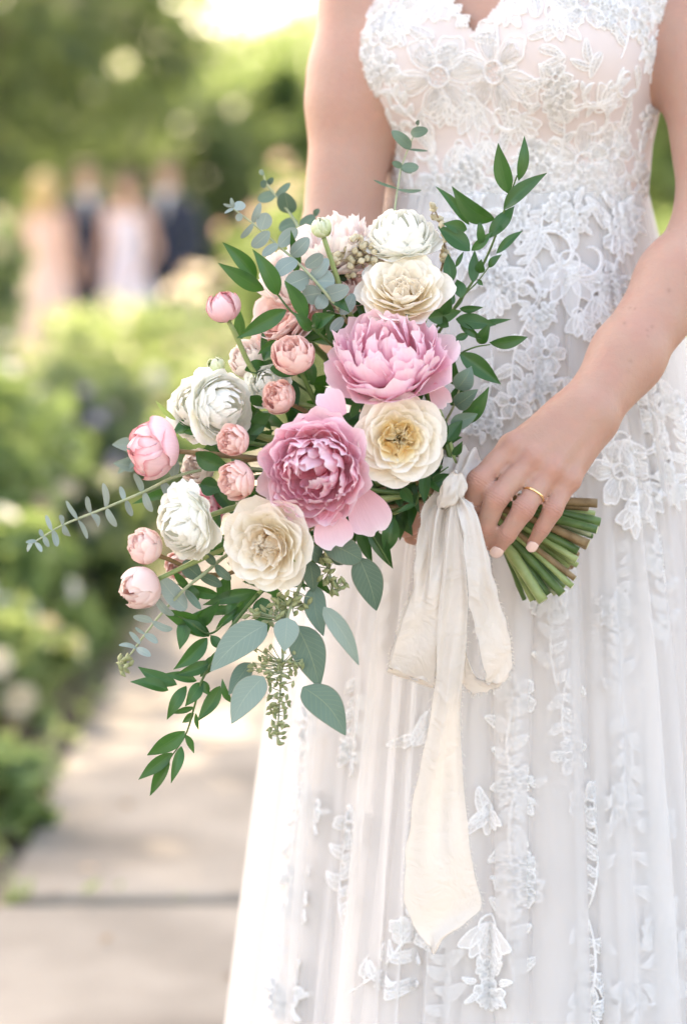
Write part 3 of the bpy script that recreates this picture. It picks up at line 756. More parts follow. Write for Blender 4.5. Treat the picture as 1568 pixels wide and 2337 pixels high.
BL = [  # bodice lace: kind, x, y, size, turn
 ('flower', 1000, 175, 175, 10), ('flower', 1128, 165, 190, 40), ('drop', 1080, 280, 150, 0), ('drop', 905, 60, 130, 10), ('flower', 900, 10, 150, 0),
 ('leaf', 900, 135, 60, 200), ('leaf', 925, 105, 70, -40), ('leaf', 1205, 85, 80, 15), ('leaf', 1230, 110, 60, -20), ('cluster', 1255, 215, 150, 0), ('leaf', 1195, 215, 70, 30),
 ('leaf', 1345, 145, 55, 100), ('leaf', 1370, 120, 60, 70), ('leaf', 1348, 155, 50, 160), ('scroll', 1360, 200, 120, 60), ('drop', 1395, 215, 120, 150),
 ('scroll', 1345, 290, 130, 200), ('leaf', 1400, 280, 90, -50), ('leaf', 1420, 300, 80, -80), ('flower', 1330, 370, 150, 30), ('flower', 1395, 350, 110, 0), ('cluster', 1340, 425, 120, 0),
 ('drop', 1190, 300, 130, 20), ('leaf', 1165, 290, 75, 95), ('cluster', 1225, 370, 130, 0), ('spray', 1270, 300, 170, 5), ('drop', 1290, 55, 140, 40), ('leaf', 1300, 30, 90, -45), ('flower', 1330, 10, 120, 0),
 ('spray', 1420, 40, 190, -10), ('flower', 1445, 30, 110, 0), ('cluster', 1480, 90, 140, 0), ('drop', 1490, 150, 110, 0), ('cluster', 1490, 10, 120, 0), ('leaf', 1450, 150, 60, -60), ('spray', 1490, 240, 150, 10), ('spray', 1465, 340, 140, 0), ('cluster', 1460, 420, 110, 0),
 ('cluster', 880, 190, 120, 0), ('spray', 925, 230, 170, 20), ('cluster', 900, 290, 110, 0), ('spray', 905, 370, 150, 5), ('cluster', 935, 425, 130, 0), ('leaf', 965, 270, 70, -90), ('leaf', 945, 300, 60, -60),
 ('drop', 1010, 260, 100, -20), ('leaf', 1045, 105, 80, 200), ('leaf', 990, 90, 80, 150), ('leaf', 1140, 95, 80, -10), ('drop', 1170, 30, 120, 30), ('drop', 980, 20, 130, -30), ('leaf', 1225, 40, 80, -70), ('leaf', 1085, 225, 70, -90),
 ('cluster', 1010, 420, 140, 0), ('cluster', 1085, 415, 150, 30), ('cluster', 1160, 425, 140, 0), ('cluster', 1235, 440, 130, 0), ('drop', 1050, 360, 90, 0), ('drop', 1110, 350, 90, 0), ('leaf', 1140, 350, 60, 60),
 ('cluster', 1400, 445, 120, 0), ('cluster', 970, 455, 90, 0), ('cluster', 1060, 458, 90, 20), ('cluster', 1130, 458, 95, 60), ('cluster', 1200, 460, 90, 0), ('cluster', 1290, 455, 100, 10), ('cluster', 1350, 460, 90, 0), ('cluster', 1440, 460, 90, 0), ('leaf', 1180, 210, 60, -60), ('cluster', 1390, 30, 110, 0), ('scroll', 1150, 260, 90, 30), ('scroll', 960, 340, 90, 120), ('scroll', 1255, 330, 80, 0), ('scroll', 1430, 180, 90, 0), ('scroll', 1300, 230, 80, 90), ('flower', 860, 90, 110, 0), ('cluster', 840, 140, 90, 0), ('leaf', 1290, 130, 60, 200), ('leaf', 1180, 150, 60, 20)]
for i, (k, x, y, s, r_) in enumerate(BL): place_lace(k, x, y, s, r_, BVH_B, bodice, i % 3 == 0, i)
# scalloped edge along the neckline
for i, (x, y, r_) in enumerate(((1078, 62, 0), (1058, 42, 40), (1040, 18, 40), (1098, 42, -40), (1116, 20, -40), (1025, -4, 40), (1133, -2, -40))): place_lace('drop', x, y + 8, 46, r_, BVH_B, bodice, False, i)
SL = [  # skirt lace over the outer layer
 ('spray', 1205, 560, 190, 160, 'T'), ('scroll', 1265, 585, 130, 200, 'T'), ('scroll', 1335, 580, 120, -30, 'T'), ('drop', 1300, 655, 190, 0, 'T'), ('leaf', 1255, 640, 90, 200, 'T'), ('leaf', 1330, 640, 90, -20, 'T'),
 ('drop', 1370, 710, 110, 10, 'T'), ('cluster', 1120, 630, 130, 0, 'T'), ('drop', 1330, 745, 100, 20, 'T'), ('spray', 1195, 810, 210, 170, 'T'), ('cluster', 1240, 880, 110, 0, 'T'), ('flower', 1245, 805, 80, 0, 'T'), ('drop', 1125, 700, 110, 0, 'T'),
 ('leaf', 1230, 520, 80, -110, 'T'), ('leaf', 1380, 520, 80, -60, 'T'), ('cluster', 1300, 495, 140, 0, 'T'), ('cluster', 1180, 495, 130, 0, 'T'), ('cluster', 1420, 500, 140, 0, 'T'), ('drop', 1410, 560, 110, 0, 'T'), ('cluster', 1060, 500, 140, 0, 'T'),
 ('spray', 1480, 890, 150, 20, 'T'), ('scroll', 1440, 990, 160, 120, 'T'), ('drop', 1425, 1050, 150, 10, 'T'), ('flower', 1410, 1075, 130, 0, 'T'), ('drop', 1480, 1150, 160, 10, 'T'), ('leaf', 1500, 1080, 90, -70, 'T'), ('leaf', 1525, 930, 80, -70, 'T'), ('spray', 1500, 1040, 170, 10, 'T'),
 ('spray', 1105, 880, 170, 170, 'S'), ('cluster', 1230, 700, 100, 0, 'T'), ('drop', 1060, 600, 120, 0, 'T'), ('spray', 1150, 570, 150, 190, 'T'), ('scroll', 1190, 660, 90, 60, 'T'), ('cluster', 1390, 640, 110, 0, 'T'), ('spray', 1360, 800, 150, 190, 'T'), ('leaf', 1290, 860, 70, -80, 'T'), ('cluster', 1530, 1100, 110, 0, 'T'), ('spray', 1545, 1000, 150, 0, 'T'), ('drop', 1445, 1190, 110, 0, 'T'), ('spray', 1190, 960, 150, 170, 'S'), ('spray', 1420, 1300, 180, 170, 'S'), ('cluster', 1105, 960, 110, 0, 'T'), ('leaf', 1120, 1855, 70, 40, 'T'), ('leaf', 1118, 1858, 70, 110, 'T'), ('drop', 1115, 1870, 90, 0, 'T'), ('leaf', 950, 1680, 70, 200, 'T'), ('leaf', 952, 1700, 75, -100, 'T'),
 ('drop', 1115, 2150, 150, 0, 'T'), ('leaf', 1100, 2120, 90, 120, 'T'), ('spray', 880, 2180, 220, -40, 'T'), ('leaf', 860, 2250, 100, 190, 'T'), ('cluster', 1120, 2240, 130, 0, 'T'),
 ('spray', 1180, 1700, 230, 0, 'S'), ('spray', 1185, 1890, 240, 180, 'S'), ('cluster', 1185, 1800, 130, 0, 'S'), ('cluster', 1180, 2010, 140, 0, 'S'), ('spray', 1180, 2130, 230, 0, 'S'), ('spray', 1010, 2230, 230, 10, 'S'), ('spray', 1275, 1480, 200, 0, 'S'), ('spray', 1300, 1620, 200, 180, 'S'),
 ('spray', 705, 1760, 220, 5, 'S'), ('spray', 700, 1950, 230, 185, 'S'), ('spray', 680, 2130, 240, 0, 'S'), ('cluster', 720, 1850, 130, 0, 'S'), ('cluster', 665, 2260, 150, 0, 'S'), ('spray', 860, 1440, 200, 0, 'S'), ('spray', 820, 1620, 200, 180, 'S'), ('spray', 1400, 1500, 220, 0, 'S'), ('spray', 1420, 1720, 230, 180, 'S'),
 ('spray', 1340, 1950, 230, 0, 'S'), ('spray', 1500, 2000, 240, 0, 'S'), ('cluster', 1510, 2150, 150, 0, 'S'), ('spray', 1330, 2180, 230, 180, 'S'), ('spray', 1500, 1380, 220, 0, 'S'), ('spray', 1490, 2260, 220, 90, 'S'), ('cluster', 1240, 1350, 110, 0, 'S'), ('spray', 800, 2000, 230, 0, 'S')]
for i, (k, x, y, s, r_, ly) in enumerate(SL):
    place_lace(k, x, y, s, r_, BVH_T if ly == 'T' else BVH_S, tulle_out if ly == 'T' else tulle_in, i % 2 == 0, 100 + i, .0035 if ly == 'T' else .0045)
# ================================================================== the bouquet: every flower and sprig is a thing of its own
GRP = 'flowers and greenery of the bridal bouquet'
B1 = P(1048, 1112, -.005); B0 = P(1000, 1092, -.008); B2 = P(1170, 1182, .0)      # the stems' bundle, at the tie and in the hand
BAX = (B2 - B1).normalized(); BU = Vector((0, -1, 0)); BU = (BU - BAX*BU.dot(BAX)).normalized(); BW = BAX.cross(BU)
ENDS = [(1375, 775, -.01), (1375, 890, -.012), (1382, 948, -.03), (1312, 1020, -.025), (1255, 1082, -.02), (1245, 1140, -.022), (1228, 1160, -.005),
        (1225, 1240, -.035), (1200, 1290, -.036), (1150, 1350, -.03), (1085, 1280, -.01), (1050, 1368, -.02), (1018, 1392, -.03), (970, 1385, -.01), (1290, 1042, .0),
        (1318, 905, .0), (1330, 985, .012), (1235, 1105, .012), (1160, 1300, .01), (1100, 1340, .015), (1360, 830, .015), (1180, 1200, .02), (1280, 960, .022), (1060, 1330, .02), (1200, 1180, .03), (1120, 1240, .03), (1300, 890, .03), (1010, 1340, .02)]
_end_i = [0]
def next_end(want_low):
    """cut ends are dealt out so that stems cross at the tie"""
    i = _end_i[0]; _end_i[0] += 1
    x, y, Y = ENDS[i % len(ENDS)]; k = i//len(ENDS)
    x += -60*k + random.uniform(-14, 14); y += 12*k + random.uniform(-14, 14)
    return P(*c3(x, y), Y + .02*k), i
def stem_path(base, axis, n=40):
    end, i = next_end(base.z > B1.z)
    a = i*2.39996; rr = .017*math.sqrt(((i*7) % 31 + .5)/31)
    o1 = BU*math.cos(a)*rr + BW*math.sin(a)*rr
    # keep the order the ends have, so stems do not pass through the hand
    e = end - B2; o2 = (BU*(e.dot(BU)*.35) + BW*(e.dot(BW)*.42)); o2 = o2 if o2.length < .024 else o2.normalized()*.024
    p0 = base; d = (B0 - base)
    ctrl = [p0, p0 - axis*min(.05, d.length*.35) + d*.12, p0.lerp(B0, .68) + o1*1.2, B1 + o1, B2 + o2, end]
    return catmull(ctrl, n), end
def add_stem(root, base, axis, r0, r1, mat, name='stem'):
    pts, end = stem_path(base, axis); k = _end_i[0] % 7
    if k in (1, 4): mat = 'stem_b'
    if k == 6: mat = 'stem_l'; r1 *= 1.25
    n = len(pts); rad = [r0 + (r1 - r0)*min(1, i/(n*.7)) for i in range(n)]
    rad = [q*(1 + .07*hnoise(i*.6, r0*9000) + (.16 if (i + k*3) % 7 == 3 else 0)) for i, q in enumerate(rad)]
    V, F = tube(pts, rad, 9)
    me = mesh(name, shift(V, root), F, mats=[MT[mat], MT['cut']], midx=[0]*(len(F) - 1) + [1])
    me.polygons[len(F) - 1].use_smooth = False
    return link(name, me, root)
# ---- petals
def petal_mesh(L, W, th0, th1, Rc, ruffle=.0, notch=.0, tip=.0, rnd=.35, pointy=.0, seed=0, nu=8, nv=9, basew=.35, jag=.0, fold=.0):
    r_ = random.Random(seed); ph1, ph2, ph3 = r_.random()*6.3, r_.random()*6.3, r_.random()*6.3
    n = 60; rs, zs = [0.0], [0.0]
    for i in range(n):
        s = (i + .5)/n; th = th0 + (th1 - th0)*s + tip*max(0, (s - .7)/.3)**2
        rs.append(rs[-1] + math.sin(th)*L/n); zs.append(zs[-1] + math.cos(th)*L/n)
    V, UV = [], []
    for j in range(nv + 1):
        v = j/nv
        for i in range(nu + 1):
            u = i/nu*2 - 1
            wv = W*.5*(basew + (1 - basew)*math.sin(math.pi/2*min(1, v/.68)))*(1 - .16*max(0, (v - .75)/.25)**2)
            s = v - rnd*abs(u)**2.4*v**3 - notch*math.exp(-(u/.22)**2)*v**5 + pointy*math.exp(-(u/.28)**2)*v**6
            s += jag*v**6*hnoise(u*4.5 + ph1, seed)
            s = max(0, s); th = th0 + (th1 - th0)*s + tip*max(0, (s - .7)/.3)**2
            k = min(s, 1)*n; a = min(int(k), n - 1); f = k - a
            rr = rs[a]*(1-f) + rs[a+1]*f; zz = zs[a]*(1-f) + zs[a+1]*f
            if s > 1: rr += math.sin(th)*L*(s-1); zz += math.cos(th)*L*(s-1)
            x = u*wv; g = max(-1.5, min(1.5, x/Rc)); lat = Rc*math.sin(g); inn = Rc*(1 - math.cos(g))
            inn += ruffle*L*v*v*(math.sin(u*3.1 + ph1 + v*1.5)*.5 + math.sin(u*6.3 + ph2)*.32*v + math.sin(v*5 + ph3)*.25)
            inn += fold*L*v*(abs(u)**1.3)
            V.append((rr - math.cos(th)*inn, lat, zz + math.sin(th)*inn)); UV.append((u*.5 + .5, v))
    return V, gridf(nu, nv), UV
def basis(loc, axis, spin=0.0):
    q = Vector(axis).normalized().to_track_quat('Z', 'Y').to_matrix().to_4x4()
    return Matrix.Translation(loc) @ q @ Matrix.Rotation(spin, 4, 'Z')
class Flower:
    def __init__(s, name, px, py, Y, rpx, axis, label, zc=.35, spin=None, cat='flower'):
        s.c = P(px, py, Y); s.R = rpx*(Y - CAM.y)/FPX
        ax = Vector((axis[0], -axis[2], axis[1])).normalized(); s.axis = ax
        s.base = s.c - ax*zc*s.R
        s.root = thing(name, s.base, label, cat, GRP)
        s.seed = random.randint(0, 99999)
        s.M = basis(Vector((0, 0, 0)), ax, random.random()*6.28 if spin is None else spin)
    def put(s, name, me, phi, r0=0, z0=0, tilt=0, roll=0, sc=1.0, twist=0):
        M = s.M @ Matrix.Rotation(phi, 4, 'Z') @ Matrix.Translation((r0, 0, z0)) @ Matrix.Rotation(twist, 4, 'Z') @ Matrix.Rotation(tilt, 4, 'Y') @ Matrix.Rotation(roll, 4, 'X') @ Matrix.Scale(sc, 4)
        return link(name, me, s.root, M)
    def ring(s, n, rho, h, bulge, W, mat, Rc=.6, r0=.04, z0=0, phase=0, jit=.10, variants=3, name='petal', twist=0, arc=None, **k):
        Rr = s.R; mean = math.atan2(rho - r0, h - z0); D = math.hypot(rho - r0, h - z0)*Rr; b = R(bulge)
        L = D*(b/math.sin(b) if abs(b) > .01 else 1)
        ms = []
        for v in range(min(variants, n)):
            V, F, UV = petal_mesh(L, W*Rr, mean + b, mean - b, Rc*Rr, seed=s.seed + v*13 + int(rho*1000), **k)
            ms.append(mesh(name, V, F, MT[mat], uv=UV))
        for i in range(n):
            ph = phase + (i/n*2*math.pi if arc is None else arc[0] + (arc[1]-arc[0])*(i + .5)/n) + random.uniform(-1, 1)*jit*2*math.pi/n*1.6
            s.put(name, ms[i % len(ms)], ph, r0*Rr, z0*Rr, random.uniform(-1, 1)*jit*.8, random.uniform(-1, 1)*jit*1.2, 1 + random.uniform(-1, 1)*jit*.7, twist + random.uniform(-1, 1)*jit)
    def sepals(s, n=5, l=.5, w=.26, th=(100, 60), mat='sepal', z0=-.02):
        V, F, UV = petal_mesh(l*s.R, w*s.R, R(th[0]), R(th[1]), .3*s.R, .05, 0, .2, .9, .25, s.seed, 4, 6, .7)
        me = mesh('sepal', V, F, MT[mat], uv=UV)
        for i in range(n): s.put('sepal', me, i*2*math.pi/n + random.uniform(-.2, .2), .03*s.R, z0*s.R, random.uniform(-.15, .15))
        # receptacle
        pts = [s.axis*(-.10*s.R), s.axis*(-.03*s.R), s.axis*(.05*s.R)]
        V, F = tube(pts, [.05*s.R, .13*s.R, .10*s.R], 10); link('receptacle', mesh('receptacle', V, F, MT['stem_l']), s.root)
    def stem(s, r0=.0022, r1=.0034, mat='stem_g'): add_stem(s.root, s.base - s.axis*.06*s.R, s.axis, r0, r1, mat)
def peony(px, py, Y, rpx, axis, label, mat='peony', n=64, guard=8, spin=None, flat=1.0, name='peony'):
    f = Flower(name, px, py, Y, rpx, axis, label, .42, spin)
    f.ring(guard, .98, .34*flat, 36, 1.00, mat, .75, ruffle=.08, notch=.06, jag=.04, rnd=.20, tip=.35, jit=.12, variants=4, nu=10, nv=10)
    dens = n/84
    for k, (rho, h, m, W, b) in enumerate(((.90, .50, 8, .88, 44), (.81, .62, 9, .76, 50), (.71, .71, 10, .66, 54), (.60, .78, 10, .58, 57), (.49, .83, 10, .50, 58), (.38, .86, 9, .45, 58), (.27, .88, 8, .38, 56), (.16, .89, 6, .32, 50), (.07, .90, 5, .26, 40))):
        m = max(4, int(m*max(.6, dens)))
        f.ring(m, rho, h*flat, b, W, mat, .26 + .25*rho, ruffle=.075, notch=.09, jag=.055, rnd=.26, tip=random.uniform(-.15, .35), jit=.14 if rho > .3 else .22, variants=5, phase=k*.83, r0=.03, basew=.35, nu=9, nv=10)
    f.sepals(5, .55, .3); f.stem(.003, .0042, 'stem_g')
    return f
def rose(px, py, Y, rpx, axis, label, mat='cream', heart='gold', spin=None, outer=1.0, name='garden_rose', open_=1.0):
    f = Flower(name, px, py, Y, rpx, axis, label, .36, spin)
    f.ring(6, .98, .20, 40, 1.12*outer, mat, .9, ruffle=.05, rnd=.18, pointy=.03, tip=.75, jit=.10, variants=4, nu=10, nv=10, jag=.02)
    f.ring(6, .90, .36, 42, 1.05, mat, .75, ruffle=.05, rnd=.20, pointy=.02, tip=.80, jit=.10, variants=4, nu=10, nv=10, phase=.5)
    f.ring(7, .77, .48, 42, .90, mat, .60, ruffle=.05, rnd=.20, pointy=.03, tip=.75, jit=.10, variants=4, phase=.2, nv=10)
    f.ring(8, .65, .54, 40, .74, mat, .48, ruffle=.06, rnd=.22, tip=.55, jit=.12, variants=4, phase=.7)
    f.ring(9, .53, .56, 36, .60, mat, .36, ruffle=.07, rnd=.22, tip=.40, jit=.14, variants=4, phase=.1)
    f.ring(10, .43, .55, 32, .48, heart if open_ > .9 else mat, .28, ruffle=.08, rnd=.25, tip=.25, jit=.16, variants=4, phase=.4, r0=.03)
    # quartered heart: nested folds standing on edge in five groups
    for g in range(5):
        a = g*2*math.pi/5 + random.uniform(-.15, .15)
        for k in range(6):
            V, F, UV = petal_mesh(f.R*(.56 - .012*k), f.R*(.20 + .035*k), R(8), R(-10), f.R*.055*(1 + k*.55), .09, .05, -.3, .3, 0, f.seed + g*9 + k, 8, 7, .55)
            f.put('petal', mesh('petal', V, F, MT[heart], uv=UV), a + random.uniform(-.1, .1), (.13 + .052*k)*f.R, .02*f.R, R(6 + 5*k), random.uniform(-.1, .1), 1, math.pi + random.uniform(-.4, .4) + (.35 if k % 2 else -.25))
    for k in range(14):
        V, F, UV = petal_mesh(f.R*(.5 + .01*(k % 5)), f.R*.22, R(5), R(-12), f.R*.09, .1, .05, -.2, .3, 0, f.seed + 70 + k, 6, 6, .5)
        f.put('petal', mesh('petal', V, F, MT[heart], uv=UV), k*2.4, (.02 + .012*k)*f.R, .02*f.R, random.uniform(-.1, .15), random.uniform(-.2, .2), 1, random.uniform(0, 6))
    f.sepals(5, .6, .22); f.stem(.0028, .004, 'stem_g')
    return f
def ranunculus(px, py, Y, rpx, axis, label, mat='white', spin=None, tall=.72, name='ranunculus'):
    f = Flower(name, px, py, Y, rpx, axis, label, .40, spin)
    for k in range(13):
        q = k/12; rho = .06 + .94*q**.95; h = (.84*math.cos(rho*1.42) + .02)*tall/.72
        b = 74 if rho < .8 else (60 if rho < .92 else 40)
        f.ring(5 + int(5*q), rho, h, b, max(.22, rho*1.05 + .14), mat, max(.20, rho*1.05), ruffle=.012 + .05*(rho > .8), rnd=.30, tip=(.25 if rho < .8 else .45), jag=.015 + .04*(rho > .8), jit=.08 + .06*(rho > .8), variants=3, phase=k*.7, r0=.03, basew=.6, nu=8, nv=11)
    f.sepals(5, .4, .2, (110, 80)); f.stem(.0022, .0028, 'stem_l')
    return f
def sprayrose(px, py, Y, rpx, axis, label, mat='spray', spin=None, tall=1.15, openc=.35, name='spray_rose'):
    """half-open globe of wrapped petals with a ruffled mouth"""
    f = Flower(name, px, py, Y, rpx, axis, label, tall*.52, spin)
    for k, (rho, h, n, b, W) in enumerate(((.80, .62, 5, 52, 1.25), (.74, .80, 5, 58, 1.2), (.62, .92, 6, 58, 1.05), (.50, 1.0, 6, 56, .85), (.40, 1.02, 7, 48, .65), (.30, 1.02, 7, 40, .5), (.21, 1.0, 6, 30, .38), (.12, .98, 5, 24, .3))):
        f.ring(n, rho, h*tall, b, W, mat, .80 if rho > .5 else max(.2, rho), ruffle=.035 if rho > .55 else .06, rnd=.22, tip=(.35 if rho > .6 else .1), jag=.03, jit=.08, variants=3, phase=k*.83, r0=.03, basew=.5, nv=10)
    f.sepals(5, .8, .3, (95, 10)); f.stem(.002, .0026, 'stem_g')
    return f
def s_(v): return (v*.37) % 6.28
def bud(px, py, Y, rpx, axis, label, mat='budpink', spin=None, tall=1.75, sep=4, name='peony_bud', green=True, sl=1.1):
    """closed globe of overlapping petals, sepals clasping it"""
    f = Flower(name, px, py, Y, rpx, axis, label, tall*.5, spin)
    for k, (rho, h, n, b, W) in enumerate(((.86, .62, 4, 58, 1.35), (.74, .82, 4, 66, 1.45), (.50, .98, 5, 74, 1.4), (.30, 1.04, 4, 80, 1.3), (.12, 1.02, 4, 76, 1.1))):
        f.ring(n, rho, h*tall, b, W, mat, .92, ruffle=.045, rnd=.34, tip=.12, jag=.07, jit=.12, variants=4, phase=k*.77 + s_(px), r0=.03, basew=.45, nu=10, nv=12)
    f.sepals(sep, sl, .85 if green else .5, (112, 5), 'sepal', .0); f.stem(.0022, .0028, 'stem_l')
    return f
peony_up = peony(890, 808, -.075, 158, (-.10, .80, .58), 'large bright pink peony under the upper cream rose, opening upward', n=70, spin=.4, flat=.95)
peony_low = peony(716, 1075, -.115, 140, (-.25, -.02, 1), 'large bright pink peony between the golden-hearted cream rose and the lower cream rose', n=84, spin=2.2)
rose(920, 652, -.045, 108, (-.05, .68, .72), 'cream garden rose under the round white ranunculus, above a pink peony', 'cream', 'peach', 1.0)
rose(911, 1000, -.105, 112, (.08, .05, 1), 'cream garden rose with a golden quartered heart beside the ribbon', 'cream', 'gold', .3, 1.05)
rose(603, 1247, -.115, 112, (-.40, -.10, .95), 'cream garden rose with peach heart above the big eucalyptus leaves', 'cream', 'peach', 2.0, 1.05)
ranunculus(914, 522, -.010, 90, (-.02, .86, .50), 'round white ranunculus at the top of the bouquet above a cream rose', spin=.5)
ranunculus(517, 926, -.060, 90, (.62, .12, .70), 'white ranunculus with a green eye, beside the two small pink spray roses', spin=1.1)
ranunculus(448, 922, -.020, 84, (-.35, .35, .75), 'white ranunculus pressed behind the green-eyed ranunculus, next to the fat pink bud', spin=.2)
ranun_side = ranunculus(410, 1198, -.095, 92, (-.72, -.18, .68), 'white ranunculus turned sideways above two blush buds', spin=.9)
peony(758, 556, .010, 112, (-.15, .85, .45), 'pale blush peony behind the green ranunculus bud', 'paleblush', 40, 8, 1.0)
peony(668, 632, .015, 104, (-.5, .6, .6), 'pale blush peony half hidden behind the silver eucalyptus sprig', 'paleblush', 34, 8, 2.0)
peony(775, 655, .000, 78, (-.1, .7, .6), 'small blush peony tucked between silver eucalyptus and upper cream rose', 'blush', 34, 7, .4)
rose(640, 722, .000, 98, (-.55, .50, .60), 'blush garden rose behind the dark green pointed leaf', 'blush', 'spray', .8, 1.0, 'garden_rose')
sprayrose(671, 811, -.085, 62, (-.25, .72, .60), 'round pink spray rose, largest of the spray roses, left of the upper peony', spin=.7)
sprayrose(638, 908, -.070, 50, (-.55, .35, .75), 'pink spray rose tucked under the largest spray rose', spin=1.9)
sprayrose(535, 1006, -.100, 46, (-.65, .15, .70), 'small pink spray rose at the foot of the green-eyed ranunculus', spin=.2, tall=1.25)
sprayrose(541, 1095, -.105, 56, (-.80, -.05, .62), 'salmon pink spray rose just above the lower cream rose', spin=2.6)
bud(352, 1026, -.065, 78, (-.93, .10, .35), 'fat pink peony bud on a long green stem pointing away from the bouquet', spin=.4, tall=1.22, sep=5, sl=.75)
bud(511, 702, -.045, 38, (-.30, .92, .25), 'round pink peony bud with green sepals, standing clear on its stalk above the ranunculus pair', spin=1.2, tall=1.7)
bud(733, 521, -.040, 24, (-.25, .92, .30), 'pale green ranunculus bud on a curved stem', 'budgreen', 2.0, 1.7, 4, 'ranunculus_bud')
bud(494, 834, -.040, 20, (-.2, .92, .35), 'tiny green bud peeping over the white ranunculus pair', 'budgreen', .3, 1.7, 4, 'ranunculus_bud')
sprayrose(333, 1248, -.080, 52, (-.62, .55, .50), 'blush rose bud above the lowest rose bud, beside the sideways ranunculus', 'blush', 1.5, 1.3, .35, 'rose_bud')
bud(323, 1340, -.090, 52, (-.80, -.35, .45), 'lowest blush rose bud, with green sepals, beside the grey eucalyptus leaf', 'blush', 2.5, 1.6, 5, 'rose_bud', True, .75)
sprayrose(570, 820, .005, 58, (-.4, .6, .6), 'pale blush bloom half hidden above the white ranunculus pair', 'paleblush', .5)
ranunculus(610, 870, -.030, 56, (-.2, .5, .8), 'small white ranunculus squeezed between the two pink spray roses', spin=1.3)
sprayrose(455, 1066, -.030, 50, (-.5, .1, .8), 'pale blush bloom behind the salmon spray rose', 'paleblush', 1.5)
peony(470, 1160, -.010, 52, (-.5, -.1, .8), 'lilac pink peony mostly hidden behind the sideways white ranunculus', 'peony', 24, 7, .9)
sprayrose(408, 1290, -.030, 40, (-.3, -.2, .8), 'blush bloom hidden under the sideways white ranunculus', 'blush', .9)
# the loose petals that hang from the lower peony
def loose_petal(root_name, base, tip, w, mat, label, cupr=.5, curl=.12, Yb=-.10, Yt=-.10):
    pass
# ---- leaves
def leaf_verts(b, t, w, roll=0.0, curl=.10, fold=.22, kind='lance', nv=12, sag=0.0):
    b, t = Vector(b), Vector(t); d = t - b; L = d.length; d.normalize()
    n = (CAM - (b + t)*.5).normalized(); n = (n - d*n.dot(d)).normalized()
    n = (Matrix.Rotation(roll, 3, d) @ n); s0 = d.cross(n); V, UV = [], []; tw = random.uniform(-.55, .55) if kind == 'lance' else random.uniform(-.2, .2); n0 = n
    nu = 6
    for j in range(nv + 1):
        v = j/nv
        if kind == 'lance': hw = math.sin(math.pi*v**.80)**.92*(1 - .18*v)
        elif kind == 'round': hw = max(.03, 1 - (2*v - 1)**2)**.5*(1.0)
        elif kind == 'ovate': hw = (math.sin(math.pi*v**.72)**.80)*(1 - .10*v)
        else: hw = math.sin(math.pi*v)
        M3 = Matrix.Rotation(tw*(v - .4), 3, d); n = M3 @ n0; s = M3 @ s0
        hw = max(hw, .03 if j else .06); off = 4*v*(1-v)*curl*L
        wig = .02*L*math.sin(v*7 + b.x*90)
        for i in range(nu + 1):
            u = i/nu*2 - 1
            x = u*hw*w*.5
            V.append(b + d*(v*L) + s*x + s0*(sag*L*math.sin(math.pi*v)) + n0*off + n*(abs(u)*hw*w*.5*fold + wig*abs(u)*.5)); UV.append((u*.5 + .5, v))
    return V, gridf(nu, nv), UV
PX = 1/2500.0
def leaf(root, cf, bx, by, tx, ty, w, Yb=-.05, Yt=None, roll=None, curl=None, mat='ruscus', kind='lance', k=1.0, sag=None, fold=None):
    a = cf(bx, by); e = cf(tx, ty); sc = {c1: .4717, c2: .5306, c3: .3538, c4: .4127, c5: .5283, c8: .3514}.get(cf, 1.0)
    Yt = Yb + random.uniform(-.015, .01) if Yt is None else Yt
    roll = random.uniform(-.45, .45) if roll is None else roll
    V, F, UV = leaf_verts(P(a[0], a[1], Yb), P(e[0], e[1], Yt), w*sc*(Yb + 2.24)/FPX/max(.5, math.cos(roll)), roll, random.uniform(-.08, .16) if curl is None else curl, random.uniform(.18, .42) if fold is None else fold, kind, sag=random.uniform(-.05, .05) if sag is None else sag)
    return link('leaf', mesh('leaf', shift(V, root), F, MT[mat], uv=UV), root)
def twig(root, cf, pts, Ys, r0, r1, mat, name='twig', n=None):
    if not hasattr(Ys, '__len__'): Ys = [Ys]*len(pts)
    q = [P(*cf(*p), y) for p, y in zip(pts, Ys)]; n = n or 6*len(pts)
    c = catmull(q, n); V, F = tube(c, [r0 + (r1 - r0)*i/n for i in range(n + 1)], 7)
    return part(name, root, V, F, MT[mat])
def sprig(name, cf, pts, Ys, label, stem_mat, r0=.0008, r1=.0016, joined=True, rs=.0024):
    """a sprig from tip to where its twig enters the bouquet, then on to the tie"""
    if not hasattr(Ys, '__len__'): Ys = [Ys]*len(pts)
    b = P(*cf(*pts[-1]), Ys[-1]); root = thing(name, b, label, 'foliage', GRP)
    twig(root, cf, pts, Ys, r0, r1, stem_mat)
    if joined:
        pen = P(*cf(*pts[-2]), Ys[-2]); add_stem(root, b, (pen - b).normalized(), r1, rs*random.uniform(.8, 1.35), stem_mat)
    return root
